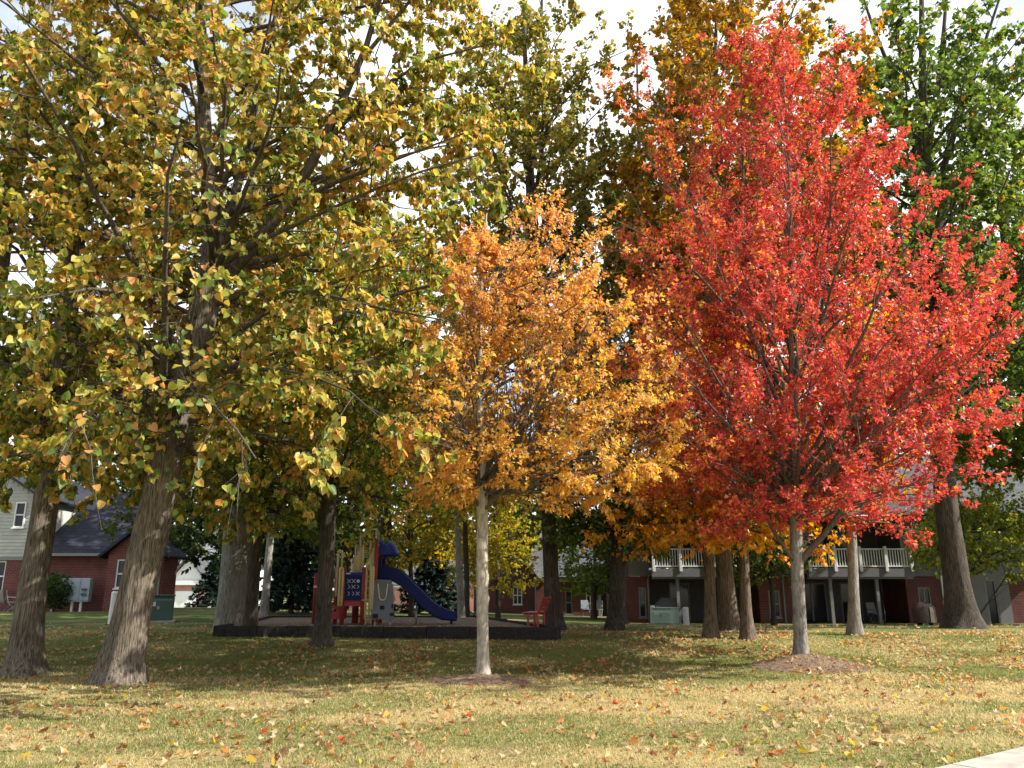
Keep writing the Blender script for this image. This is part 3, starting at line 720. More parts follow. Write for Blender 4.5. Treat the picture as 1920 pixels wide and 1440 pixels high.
bgtree('ash_tree', 'thin pale trunk standing between the oak and the dark spruce', [(495, 1152, 15), (500, 1090, 14), (508, 1000, 13), (515, 860, 10), (520, 700, 6)], 34.0,
       dict(z0=5.0, z1=12, zmin=5.2, R=ov(3.0)), dict(n=(20, 7, 4, 8), leaf=.2), B_GREY, GREENP, 59)
bgtree('birch_tree', 'pale slender trunk past the end of the blue slide', [(866, 1162, 14), (862, 1080, 13), (858, 980, 12), (856, 850, 9), (855, 700, 5)], 33.0,
       dict(z0=4.6, z1=12.0, zmin=5.0, R=ov(3.0)), dict(n=(24, 8, 4, 9), leaf=.18), B_GREY, YELLOW, 61)
bgtree('young_tree', 'dark slim trunk close behind the pale slender one', [(876, 1160, 10), (875, 1080, 10), (872, 980, 9), (870, 850, 6)], 34.5,
       dict(z0=5.0, z1=11.0, zmin=5.2, R=ov(2.6)), dict(n=(18, 7, 4, 8), leaf=.18), B_DARK, OLIVE, 62)
bgtree('small_maple', 'small yellow maple in front of the brick gable house', [(934, 1152, 9), (933, 1090, 8), (930, 1030, 5), (928, 960, 3)], 36.0,
       dict(z0=1.6, z1=5.2, zmin=1.9, zlow=1.4, R=ov(1.9)), dict(n=(24, 8, 4, 9), leaf=.15, asc=(5, 45)), B_DARK, YELLOW, 63)
bgtree('small_maple', 'golden small maple glowing behind the slide hood', [(772, 1152, 10), (771, 1090, 9), (768, 1020, 7), (765, 900, 4)], 37.0,
       dict(z0=2.4, z1=8.2, zmin=2.8, zlow=2.2, R=ov(2.9)), dict(n=(28, 8, 4, 9), leaf=.17, asc=(5, 45)), B_DARK, pal((.5, .33, .035, .5), (.34, .3, .035, .3), (.15, .18, .03, .3)), 64)
bgtree('tall_oak', 'tall olive-brown oak with dark trunk beside the red bench', [(1040, 1180, 32), (1034, 1080, 28), (1027, 960, 27), (1018, 760, 27), (1008, 560, 24), (996, 380, 19), (990, 250, 14), (985, 120, 9), (982, 0, 6), (980, -120, 3)], 26.0,
       dict(z0=8.0, z1=23, zmin=8.6, R=ov(4.0, .25, .66)), dict(n=(60, 10, 5, 17), leaf=.19, asc=(30, 62), gap=.42), B_DARK, OLIVE, 67,
       extra=[([pt(1000, 420, 26), pt(985, 300, 26), pt(960, 250, 26), pt(930, 190, 26), pt(900, 130, 25.8)], .1, .02), ([pt(1000, 400, 26), pt(1020, 250, 26.2), pt(1080, 130, 26.2), pt(1160, 105, 26.4), pt(1180, 92, 26.4)], .09, .012), ([pt(994, 300, 26), pt(1010, 160, 26), pt(1015, 30, 26), pt(1020, -100, 26)], .12, .03)])
bgtree('green_maple', 'dark-trunked green maple forking low, between bench and transformer box', [(1153, 1186, 30), (1155, 1110, 24), (1158, 1030, 22), (1160, 930, 19), (1162, 830, 12), (1164, 740, 5)], 26.0,
       dict(z0=3.1, z1=9.5, zmin=3.2, zlow=2.7, R=ov(3.2)), dict(n=(38, 9, 5, 11), leaf=.15, asc=(20, 55)), B_DARK, GREENP, 69,
       extra=[([pt(1156, 1085, 26), pt(1190, 1020, 26), pt(1230, 960, 26.2), pt(1260, 900, 26.2)], .06, .012), ([pt(1156, 1080, 26), pt(1125, 1030, 25.8), pt(1090, 1000, 25.6), pt(1050, 990, 25.4)], .06, .012)])
# the trio of trunks by the red maple
bgtree('orange_maple', 'orange maple with straight brown trunk, outermost of the trio beside the green maple', [(1333, 1204, 25), (1331, 1120, 21), (1329, 1030, 20), (1326, 900, 19), (1322, 740, 13), (1318, 560, 6)], 22.5,
       dict(z0=2.8, z1=10, zmin=3.3, zlow=2.4, R=ov(3.3, .3, .65)), dict(n=(34, 9, 5, 11), leaf=.16, asc=(0, 45), hang=.6), B_BROWN, ORANGE, 71, leafkind='maple')
bgtree('golden_maple', 'tall golden-brown maple, thickest trunk of the trio', [(1368, 1192, 37), (1362, 1110, 32), (1356, 1030, 30), (1350, 880, 27), (1344, 680, 26), (1340, 460, 18), (1340, 250, 11), (1342, 100, 7), (1344, -50, 4)], 25.0,
       dict(z0=9.5, z1=24.0, zmin=9.8, R=ov(5.0), sector=lambda a: .95 + .22 * math.cos(a)), dict(n=(66, 10, 5, 15), leaf=.21, asc=(25, 60), gap=.2), B_BROWN, GOLD, 73)
bgtree('orange_maple', 'orange maple with slim sunlit trunk between the thick trunk and the red maple', [(1401, 1206, 24), (1398, 1120, 20), (1394, 1030, 17), (1390, 900, 16), (1388, 760, 11), (1386, 620, 5)], 22.2,
       dict(z0=2.7, z1=9.0, zmin=3.1, zlow=2.35, R=ov(2.9, .3, .65)), dict(n=(30, 9, 5, 10), leaf=.16, asc=(0, 45), hang=.6), B_BROWN, ORANGE, 75, leafkind='maple')
bgtree('amber_maple', 'slender grey trunk in front of the deck posts, amber crown', [(1604, 1197, 23), (1601, 1120, 20), (1598, 1040, 18), (1594, 920, 15), (1590, 780, 10), (1588, 650, 5)], 23.2,
       dict(z0=4.0, z1=11.0, zmin=4.2, zlow=3.7, R=ov(2.3)), dict(n=(26, 8, 5, 10), leaf=.15), B_GREY, ORANGE, 77)
bgtree('green_maple', 'huge green maple with thick flared trunk leaning over the siding wall', [(1808, 1183, 56), (1795, 1090, 45), (1780, 1000, 41), (1762, 820, 37), (1746, 600, 33), (1735, 420, 29), (1732, 300, 22), (1730, 150, 14), (1728, 20, 9), (1727, -150, 4)], 27.0,
       dict(z0=6.0, z1=23.0, zmin=8.0, zlow=5.0, R=ov(5.8, .2, .7, .6)), dict(n=(70, 10, 5, 17), leaf=.21, asc=(25, 60), gap=.36, L2max=2.6), B_DARK, GREENP, 79,
       extra=[([pt(1736, 430, 27), pt(1780, 280, 26.6), pt(1830, 130, 26.4), pt(1880, -20, 26)], .16, .04), ([pt(1738, 470, 27), pt(1800, 340, 27), pt(1870, 230, 27), pt(1960, 130, 27)], .14, .03), ([pt(1733, 340, 27), pt(1690, 180, 27), pt(1640, 60, 27), pt(1600, -60, 27)], .14, .03), ([pt(1733, 330, 27), pt(1760, 160, 27.2), pt(1775, 0, 27.4), pt(1780, -150, 27.4)], .14, .03)],
       trunk_kw=dict(flare=.5, flare_h=.4, ridge=.03, sides=48))
bgtree('linden_tree', 'mid green tree rising at the frame edge beyond the huge maple', [(1985, 1180, 40), (1960, 1000, 34), (1925, 760, 28), (1900, 560, 22), (1880, 400, 16), (1870, 250, 10), (1865, 100, 5)], 31.0,
       dict(z0=5.0, z1=20.0, zmin=6.5, R=ov(4.6)), dict(n=(56, 9, 5, 16), leaf=.20, gap=.44), B_DARK, pal((.11, .17, .03, .5), (.18, .23, .04, .35), (.32, .28, .045, .15)), 83)
bgtree('small_maple', 'low yellow-green tree with thin dark stems in front of the bay wall', [(1830, 1172, 9), (1822, 1120, 8), (1812, 1050, 7), (1806, 990, 5)], 33.0,
       dict(z0=2.6, z1=5.6, zmin=2.2, zlow=2.2, R=ov(2.6), off=(1.3, 0)), dict(n=(28, 8, 4, 11), leaf=.16, asc=(-5, 40)), B_DARK, YGREEN, 85,
       extra=[([pt(1828, 1165, 33), pt(1860, 1120, 33), pt(1900, 1060, 33), pt(1930, 1010, 33)], .04, .01)])
bgtree('small_maple', 'small sunlit green tree by the patio of the low brick wing', [(1113, 1156, 10), (1114, 1110, 9), (1115, 1060, 6), (1116, 1000, 3)], 45.0,
       dict(z0=1.7, z1=5.6, zmin=2.0, zlow=1.5, R=ov(2.7)), dict(n=(28, 8, 4, 10), leaf=.19, asc=(0, 45)), B_BROWN, pal((.16, .23, .04, .5), (.10, .16, .03, .4), (.24, .27, .05, .2)), 87)
bgtree('small_maple', 'leafy olive tree hanging over the patio behind the trunk trio', [(1452, 1172, 9), (1448, 1110, 8), (1440, 1050, 5), (1436, 990, 3)], 36.5,
       dict(z0=2.0, z1=5.0, zmin=2.2, zlow=1.9, R=ov(2.1), off=(-.6, 0)), dict(n=(26, 8, 4, 10), leaf=.16, asc=(0, 45)), B_DARK, pal((.13, .17, .03, .5), (.22, .23, .04, .3), (.07, .1, .022, .3)), 89)
bgtree('green_maple', 'tall green maple far behind the tops of the olive oak and golden maple', [(1156, 1170, 30), (1170, 900, 24), (1190, 600, 17), (1200, 350, 10), (1196, 200, 5), (1194, 100, 3)], 33.0,
       dict(z0=8, z1=23, zmin=9, R=ov(3.0)), dict(n=(36, 8, 5, 12), leaf=.22, gap=.44), B_DARK, GREENP, 91)
bgtree('tall_oak', 'tall olive tree far behind the linden crowns', [(720, 1160, 30), (722, 900, 24), (724, 600, 16), (726, 380, 9), (728, 230, 4)], 36.0,
       dict(z0=7, z1=19, zmin=8, R=ov(4.6)), dict(n=(46, 9, 5, 14), leaf=.24, gap=.36), B_DARK, OLIVE, 93)
bgtree('tall_oak', 'tall dark green tree standing behind the brick wing roof', [(255, 1150, 30), (256, 900, 26), (258, 650, 22), (260, 450, 14), (262, 330, 6)], 50.0,
       dict(z0=3.5, z1=18, zmin=5, R=ov(5.5)), dict(n=(38, 8, 5, 9), leaf=.3, gap=.38), B_DARK, DKGREEN, 95)
for (px_, d_, lab_, c_, sd_) in ((446, 44, 'dark green maple whose low crown hangs beside the far white house', DKGREEN, 101), (655, 44, 'dark green maple filling the gap behind the play structure', DKGREEN, 102), (900, 48, 'olive maple filling the gap behind the pale slender trunk', OLIVE, 103), (1010, 72, 'green maple rising behind the brick gable roof', GREENP, 104)):
    bgtree('maple_tree', lab_, [(px_, 1158, 14), (px_, 1060, 13), (px_, 960, 10), (px_, 860, 5)], d_, dict(z0=3.2, z1=11.5, zmin=3.4, zlow=2.6, R=ov(4.6, .3, .62)), dict(n=(34, 8, 4, 12), leaf=.28, asc=(0, 45), gap=.3), B_DARK, c_, sd_)
def offtree(x, y, z1, R_, seed, label):
    g = gzf(x, y); path = [(x, y, g, .35), (x, y, g + 4, .28), (x + .2, y, g + 10, .18), (x + .2, y, z1 - 1, .05)]
    sp = dict(n=(40, 8, 5, 7), asc=(15, 55), leaf=.30, bow=.03, up2=.25, up3=.1, hang=.4, nup=.6, nout=.5, nrand=.8, gap=.3, L2max=2.4, twigs=False, masskind='quad')
    tree('green_maple', label, 'tree', path, dict(z0=g + 2.8, z1=z1, zmin=g + 3.4, R=ov(R_, .25, .68)), sp, B_DARK, GREENP, seed, trunk_kw=dict(sides=22, step=.16))
offtree(29.5, 33.5, 17, 5.0, 111, 'green maple past the end of the apartment block, shading its wall')

def spruce(label, px, d, h, rad, seed, zoff=0):
    rg = np.random.default_rng(seed); x = xat(px, d); base = np.array([x, d, gzf(x, d)])
    root = thing('spruce_tree', label, 'tree', tuple(base), 0, 'dark spruces')
    MB().tube([(0, 0, -.2), (0, 0, h * .5), (0, 0, h)], [.14, .08, .01], 8).build('trunk', B_DARK, root)
    P1 = []; 
    nb = int(h * 26)
    t = (np.arange(nb) + rg.random(nb)) / nb; ph = np.arange(nb) * 2.4 + rg.random(nb)
    z = .25 + t * (h - .3); L = rad * (1 - t) ** .85 * (.8 + .35 * rg.random(nb)) + .06
    s = np.linspace(0, 1, 7)
    P = np.zeros((nb, 7, 3)); P[..., 0] = np.cos(ph)[:, None] * L[:, None] * s; P[..., 1] = np.sin(ph)[:, None] * L[:, None] * s
    P[..., 2] = z[:, None] + L[:, None] * (-.25 * s + .18 * s ** 2)
    link('branches', merge_tubes('branches', [tubes(P, np.repeat((.02 * np.linspace(1, .3, 7))[None], nb, 0), 4)], B_DARK, (0, 0, 0)), root)
    k = 34; q = rg.random((nb, k)) ** .7 * 6; i = np.minimum(q.astype(int), 5); fr = (q - i)[..., None]; rows = np.arange(nb)[:, None]
    LP = (P[rows, i] * (1 - fr) + P[rows, i + 1] * fr).reshape(-1, 3); n = len(LP)
    out_ = np.repeat(np.stack([np.cos(ph), np.sin(ph), 0 * ph], 1), k, 0)
    f = norm(out_ * .8 + norm(rg.normal(size=(n, 3))) * .7 + np.array([0, 0, -.35])); nn = norm(rg.normal(size=(n, 3)) * .6 + np.array([0, 0, 1]))
    sz = (.16 + .14 * rg.random(n)) * rad / 1.6
    c = np.array([.018, .035, .026]) * (.6 + .9 * rg.random(n))[:, None]
    V, faces = leaf_verts(LP, f, nn, sz, 'lobe')
    o = link('needles', leaf_mesh('needles', V, faces, c), root); o['kind'] = 'stuff'
spruce('big dark blue-green spruce behind the playground', 545, 37, 4.6, 1.7, 1)
spruce('dark spruce behind the slide, shorter than the playground spruce', 812, 42, 3.6, 1.9, 2)
spruce('small dark spruce beside the white-gabled garage house', 398, 60, 3.9, 1.9, 3)

def shrub(label, px, d, h, rad, colour, seed, zc=None):
    rg = np.random.default_rng(seed); x = xat(px, d); base = np.array([x, d, gzf(x, d)])
    root = thing('shrub', label, 'shrub', tuple(base))
    n = 2600; P = norm(rg.normal(size=(n, 3))) * (rg.random(n) ** .4)[:, None] * np.array([rad, rad, h * .5]) * (.8 + .3 * rg.random(n))[:, None]; P[:, 2] += h * .55
    ns = 14; ph = np.arange(ns) * 2.4; S = np.zeros((ns, 4, 3)); q = np.linspace(0, 1, 4)
    S[..., 0] = np.cos(ph)[:, None] * rad * .6 * q; S[..., 1] = np.sin(ph)[:, None] * rad * .6 * q; S[..., 2] = h * .8 * q - .05
    link('stems', merge_tubes('stems', [tubes(S, np.full((ns, 4), .014), 4)], B_DARK, (0, 0, 0)), root)
    f = norm(P * np.array([1, 1, .3]) + rg.normal(size=(n, 3)) * rad * .6); nn = norm(rg.normal(size=(n, 3)) + np.array([0, 0, 1]))
    V, faces = leaf_verts(P, f, nn, .1 + .06 * rg.random(n), 'lobe'); o = link('foliage', leaf_mesh('foliage', V, faces, colour(P, rg)), root); o['kind'] = 'stuff'
shrub('dark green shrub against brick wall next to the meter cabinet', 100, 37.6, 1.6, .8, DKGREEN, 5)

# far treeline behind the houses
def treeline():
    rg = np.random.default_rng(99); n = 13000
    x = (rg.random(n) * 2 - 1) * 120; y = 112 + 14 * rg.random(n)
    top = 5.0 + 7.0 * fbm(x * .06, 0 * x, 12, 3) + 3.0 * fbm(x * .3, 0 * x, 13, 2)
    z = gz(x, y) + top * rg.random(n) ** .8
    P = np.stack([x, y, z], 1); f = norm(rg.normal(size=(n, 3))); nn = norm(rg.normal(size=(n, 3)) * .7 + np.array([0, -.4, .8]))
    hue = fbm(x * .09, 0 * x, 31, 2)[:, None]
    c = (np.array([.06, .085, .025]) * (1 - sstep(.45, .65, hue)) + np.array([.26, .17, .035]) * sstep(.45, .65, hue)) * (.6 + .8 * rg.random(n))[:, None]
    V, faces = leaf_verts(P, f, nn, 1.1 + .9 * rg.random(n), 'quad')
    o = link('distant_woods', leaf_mesh('distant_woods', V, faces, c)); tag(o, 'far wood of olive and golden trees behind the houses', 'woods', kind='stuff')
treeline()

# ---------------------------------------------------------------- buildings
BRICK = brick_mat('red_brick', (.16, .040, .034), (.12, .028, .026), (.18, .13, .11))
BRICK_DK = brick_mat('maroon_brick', (.13, .035, .032), (.10, .027, .026), (.14, .10, .09))
BRICK_PK = brick_mat('pink_brick', (.36, .15, .11), (.30, .12, .09), (.38, .30, .25))
SHINGLE = brick_mat('asphalt_shingle', (.085, .09, .10), (.06, .062, .07), (.035, .035, .04), bw=.33, bh=.16)
SHINGLE_DK = brick_mat('dark_shingle', (.030, .034, .048), (.022, .024, .034), (.012, .012, .018), bw=.33, bh=.16)
SIDING = mat('grey_siding', (.40, .40, .37), .7, .25, noise=.1, nscale=3)
SIDING_W = mat('white_siding', (.66, .67, .64), .7, .25, noise=.08, nscale=3)
SIDING_T = mat('taupe_siding', (.155, .15, .145), .7, .25, noise=.1, nscale=3)
TRIM = mat('white_trim', (.72, .73, .72), .55, .3, noise=.06, nscale=4)
TRIM_G = mat('grey_trim', (.20, .20, .195), .6, .3, noise=.08, nscale=4)
GLASS = mat('dark_glass', (.018, .02, .024), .08, .3)
CURTAIN = mat('curtain', (.42, .42, .40), .9, .1, noise=.2, nscale=9, stretch=(6, 6, .5))
DARKIN = mat('dark_interior', (.03, .028, .028), .9, .1, noise=.3, nscale=4)
SIDING_SHADE = mat('shaded_siding', (.10, .095, .09), .8, .15, noise=.15, nscale=3)  # siding with the deep shade under the decks put into its colour
GARAGE = mat('garage_door_white', (.80, .79, .75), .5, .3, noise=.04, nscale=3)
WOODBEAM = mat('deck_fascia', (.16, .16, .17), .7, .2, noise=.15, nscale=6)
FOUND = mat('concrete_pad', (.40, .38, .34), .9, .2, noise=.2, nscale=4, bump=.2)

def wall(name, m, parent, x0, x1, y, z0, z1, holes=(), th=.2):
    """front wall (facing -y) from x0..x1, z0..z1 with openings [(hx0,hx1,hz0,hz1)]"""
    X = sorted({x0, x1} | {h[0] for h in holes} | {h[1] for h in holes}); Z = sorted({z0, z1} | {h[2] for h in holes} | {h[3] for h in holes})
    mb = MB()
    for i in range(len(X) - 1):
        for j in range(len(Z) - 1):
            cx, cz = (X[i] + X[i + 1]) / 2, (Z[j] + Z[j + 1]) / 2
            if any(h[0] < cx < h[1] and h[2] < cz < h[3] for h in holes): continue
            mb.box(X[i], X[i + 1], y, y + th, Z[j], Z[j + 1])
    return mb.build(name, m, parent)
def window(parent, h, y, rail=True, mull=False, fm=None, gm=None, fw=.06):
    x0, x1, z0, z1 = h; fm = fm or TRIM
    mb = MB(); mb.box(x0, x0 + fw, y - .03, y + .08, z0, z1); mb.box(x1 - fw, x1, y - .03, y + .08, z0, z1)
    mb.box(x0 + fw, x1 - fw, y - .03, y + .08, z1 - fw, z1); mb.box(x0 + fw, x1 - fw, y - .03, y + .08, z0, z0 + fw)
    zm = (z0 + z1) / 2
    if rail: mb.box(x0 + fw, x1 - fw, y, y + .07, zm - .03, zm + .03)
    if mull: mb.box((x0 + x1) / 2 - .03, (x0 + x1) / 2 + .03, y + .002, y + .068, z0 + fw, (zm - .03) if rail else z1 - fw); 
    if mull and rail: mb.box((x0 + x1) / 2 - .03, (x0 + x1) / 2 + .03, y + .002, y + .068, zm + .03, z1 - fw)
    f = mb.build('window', fm, parent)
    zr = [(z0 + fw, zm - .03), (zm + .03, z1 - fw)] if rail else [(z0 + fw, z1 - fw)]
    xr = [(x0 + fw, (x0 + x1) / 2 - .03), ((x0 + x1) / 2 + .03, x1 - fw)] if mull else [(x0 + fw, x1 - fw)]
    for (a, b) in zr:
        for (c, d) in xr: bx('pane', gm or GLASS, f, c, d, y + .03, y + .045, a, b)
    bx('sill', fm, f, x0 - .05, x1 + .05, y - .08, y - .031, z0 - .06, z0)
    return f
def siding(parent, x0, x1, y, z0, z1, m, step=.165, clip=None):
    """clapboards, one mesh each; clip(z) -> (xa, xb) trims them under a gable"""
    z = z0; cache = {}
    while z < z1 - .02:
        a, b = (x0, x1) if clip is None else clip(z + step)
        if b - a > .1:
            mb = MB(); zt = min(z + step + .012, z1 + .0)
            mb.add([(a, y - .03, z), (b, y - .03, z), (b, y - .006, zt), (a, y - .006, zt), (a, y + .02, z), (b, y + .02, z), (b, y + .02, zt), (a, y + .02, zt)],
                   [(0, 1, 2, 3), (4, 7, 6, 5), (0, 4, 5, 1), (3, 2, 6, 7), (0, 3, 7, 4), (1, 5, 6, 2)])
            mb.build('siding_board', m, parent)
        z += step
def slab_roof(name, m, parent, pts, th=.12):
    """roof plane from 4 corners, thickened downwards"""
    P = [Vector(p) for p in pts]; n = (P[1] - P[0]).cross(P[3] - P[0]).normalized()
    if n.z < 0: n = -n
    Q = [p - n * th for p in P]
    return MB().add(P + Q, [(0, 1, 2, 3), (7, 6, 5, 4), (0, 4, 5, 1), (1, 5, 6, 2), (2, 6, 7, 3), (3, 7, 4, 0)]).build(name, m, parent)
def downpipe(parent, x, y, z0, z1, m):
    MB().tube([(x + .35, y - .12, z1 + .25), (x + .05, y - .09, z1 - .02), (x, y - .06, z1 - .2), (x, y - .06, z0 + .15), (x - .1, y - .2, z0 + .06)], .045, 8).build('downspout', m, parent)

# --- house with siding gable and brick wing (beyond the lindens)
def house_a():
    d = 39.0; k = lambda px: xat(px, d)
    zb = .72
    h = thing('house', 'two-storey house with grey siding gable and low red brick wing under dark roof', 'house', (k(130), d, zb))
    X = lambda px: k(px) - k(130)
    z_e = 2.72
    # two-storey block
    ax0, ax1 = X(-160), X(57)
    wall('brick_wall', BRICK, h, ax0, ax1, -.4, -.3, 2.5, [(X(-30), X(7), .95, 2.35)])
    window(h, (X(-30), X(7), .95, 2.35), -.33, True, True)
    apex = (ax0 + ax1) / 2; rise = (ax1 - apex) * .62
    def clip(z):
        t = (z - 5.3) / rise
        if t <= 0: return ax0, ax1 - .1
        return ax0 + t * (apex - ax0), ax1 - .1 - t * (ax1 - apex)
    MB().prism([(ax0, 2.5), (ax1, 2.5), (ax1, 5.3), (apex, 5.3 + rise), (ax0, 5.3)], 'y', -.38, -.2).build('upper_wall', SIDING, h)
    siding(h, ax0, ax1 - .1, -.39, 2.55, 5.3 + rise - .3, SIDING, .165, clip)
    bx('corner_board', TRIM_G, h, ax1 - .1, ax1 + .03, -.44, -.36, 2.5, 5.3)
    bx('belly_band', TRIM_G, h, ax0, ax1 + .03, -.46, -.401, 2.38, 2.52)
    window(h, (X(10), X(30), 3.9, 5.1), -.45, True)
    bx('side_wall', SIDING, h, ax1 - .2, ax1 - .003, -.2, 7, -.3, 5.28)
    o = .35; s = .62
    slab_roof('roof', SHINGLE_DK, h, [(apex, -.8, 5.3 + rise + .15), (ax1 + o, -.8, 5.3 - o * s + .15), (ax1 + o, 7.4, 5.3 - o * s + .15), (apex, 7.4, 5.3 + rise + .15)])
    slab_roof('roof', SHINGLE_DK, h, [(apex, -.8, 5.3 + rise + .148), (ax0 - o, -.8, 5.3 - o * s + .15), (ax0 - o, 7.4, 5.3 - o * s + .15), (apex, 7.4, 5.3 + rise + .148)])
    # brick wing
    bx0, bx1, gx1 = ax1, X(208), X(312)
    wall('brick_wall', BRICK, h, bx0 + .002, bx1, 0, -.3, z_e)
    slab_roof('roof', SHINGLE_DK, h, [(bx0 - .1, -.45, z_e - .02), (bx1 + .9, -.45, z_e - .02), (bx1 + .9, 4.5, z_e + 3.4), (bx0 - .1, 4.5, z_e + 3.4)])
    MB().box(bx0 + .1, bx1 + .12, -.58, -.46, z_e - .15, z_e - .02).build('gutter', TRIM_G, h)
    downpipe(h, X(196), 0, -.1, z_e - .15, TRIM_G)
    # projecting brick gable
    ga = (bx1 + gx1) / 2; gr = (gx1 - ga) * .85
    hole = (X(225), X(243), 1.1, 2.4)
    wall('brick_wall', BRICK, h, bx1 + .002, gx1, -.9, -.3, z_e, [hole]); window(h, hole, -.83, True)
    MB().prism([(bx1 + .002, z_e), (gx1, z_e), (ga, z_e + gr)], 'y', -.9, -.7).build('gable_wall', BRICK, h)
    bx('side_wall', BRICK, h, bx1 + .003, bx1 + .18, -.7, -.001, -.3, z_e - .01); bx('side_wall', BRICK, h, gx1 - .2, gx1 - .001, -.7, .7, -.3, z_e - .01)
    wall('brick_wall', BRICK, h, bx1 + .002, gx1 - .2, .5, -.3, z_e - .02); MB().prism([(bx1 + .002, z_e), (gx1, z_e), (ga, z_e + gr)], 'y', .5, .7).build('gable_wall', BRICK, h)
    slab_roof('roof', SHINGLE_DK, h, [(ga, -1.2, z_e + gr + .16), (gx1 + .4, -1.2, z_e - .18), (gx1 + .4, 1.0, z_e - .18), (ga, 1.0, z_e + gr + .16)])
    slab_roof('roof', SHINGLE_DK, h, [(ga, -1.2, z_e + gr + .158), (bx1 - .4, -1.2, z_e - .18), (bx1 - .4, 1.0, z_e - .18), (ga, 1.0, z_e + gr + .158)])
    downpipe(h, gx1 - .1, -.9, -.1, z_e - .2, TRIM_G)
house_a()

# --- far house with white gables and garage
def house_b():
    d = 86.0; k = lambda px: xat(px, d, 1130); c = k(350); z = -.28
    h = thing('house', 'far white-gabled house with pale garage door and pinkish brick', 'house', (c, d, z)); X = lambda px: k(px) - c
    hole = (X(326), X(371), -.01, 2.1)
    wall('brick_wall', BRICK_PK, h, X(316), X(379), 0, -.4, 2.7, [(hole[0], hole[1], -.4, 2.1)])
    g = bx('garage_door', GARAGE, h, hole[0], hole[1], .08, .14, -.3, 2.1)
    for i in range(4): bx('panel', GARAGE, g, hole[0] + .05, hole[1] - .05, .055, .079, .0 + i * .52, .48 + i * .52)
    bx('frieze', SIDING_W, h, X(312), X(383), -.35, -.002, 2.7, 3.15)
    a = (X(312) + X(383)) / 2; MB().prism([(X(314), 3.15), (X(381), 3.15), (a, 5.4)], 'y', 0, .2).build('gable_wall', SIDING_W, h)
    for sg, xe in ((1, X(388)), (-1, X(307))):
        slab_roof('roof', SHINGLE, h, [(a, -.5, 5.75 + sg * .001), (xe, -.5, 3.0), (xe, 6, 3.0), (a, 6, 5.75 + sg * .001)])
    # main body behind with big white gable
    MB().prism([(X(300), -.3), (X(425), -.3), (X(425), 5.2), ((X(300) + X(425)) / 2, 9.0), (X(300), 5.2)], 'y', 4, 12).build('main_wall', SIDING_W, h)
    m_ = (X(300) + X(425)) / 2
    for sg, xe in ((1, X(434)), (-1, X(291))):
        slab_roof('roof', SHINGLE, h, [(m_, 3.4, 9.3 + sg * .001), (xe, 3.4, 4.9), (xe, 12.5, 4.9), (m_, 12.5, 9.3 + sg * .001)])
    bx('cornice', TRIM, h, X(386), X(440), 3.3, 3.9, 4.6, 5.0)
    window(h, (X(395), X(410), 2.4, 3.9), 3.95, True)
house_b()

def house_e():
    d = 84.0; k = lambda px: xat(px, d, 1130); c = k(765); z = -.27
    h = thing('house', 'far brick garage with white door glimpsed beneath the slide', 'house', (c, d, z)); X = lambda px: k(px) - c
    hole = (X(763), X(789), -.4, 2.1)
    wall('brick_wall', BRICK_PK, h, X(728), X(905), 0, -.4, 2.7, [hole, (X(860), X(880), .8, 2.2)])
    window(h, (X(860), X(880), .8, 2.2), .06)
    g = bx('garage_door', GARAGE, h, hole[0], hole[1], .08, .14, -.3, 2.1)
    for i in range(4): bx('panel', GARAGE, g, hole[0] + .05, hole[1] - .05, .055, .079, .0 + i * .52, .48 + i * .52)
    slab_roof('roof', SHINGLE, h, [(X(724), -.5, 2.7), (X(910), -.5, 2.7), (X(910), 5, 5.4), (X(724), 5, 5.4)])
    bx('frieze', TRIM, h, X(726), X(908), -.12, -.002, 2.45, 2.68)
house_e()

def house_c():
    d = 58.0; k = lambda px: xat(px, d, 1130); c = k(955); z = .08
    h = thing('house', 'maroon brick house with front gable and grey shingle roof behind the bench', 'house', (c, d, z)); X = lambda px: k(px) - c
    hole = (X(962), X(979), .75, 2.0)
    wall('brick_wall', BRICK_DK, h, X(888), X(1006), 0, -.5, 2.5, [hole]); window(h, hole, .06, True, True)
    a = (X(888) + X(1006)) / 2; rise = 3.0
    MB().prism([(X(888), 2.5), (X(1006), 2.5), (a, 2.5 + rise)], 'y', 0, .2).build('gable_wall', BRICK_DK, h)
    for sg, xe in ((1, X(1014)), (-1, X(880))):
        slab_roof('roof', SHINGLE, h, [(a, -.4, 2.72 + rise + sg * .001), (xe, -.4, 2.35), (xe, 6, 2.35), (a, 6, 2.72 + rise + sg * .001)])
    bx('side_wall', BRICK_DK, h, X(1006) - .2, X(1006) - .002, .2, 8, -.5, 2.45)
    downpipe(h, X(1004), -.03, -.1, 2.3, TRIM_G)
    # main block behind
    bx('main_wall', BRICK_DK, h, X(900), X(1075), 8, 8.3, -.5, 2.6)
    slab_roof('roof', SHINGLE, h, [(X(890), 3.5, 2.5), (X(1085), 5.5, 2.5), (X(1085), 11, 6.6), (X(890), 11, 6.6)])
house_c()

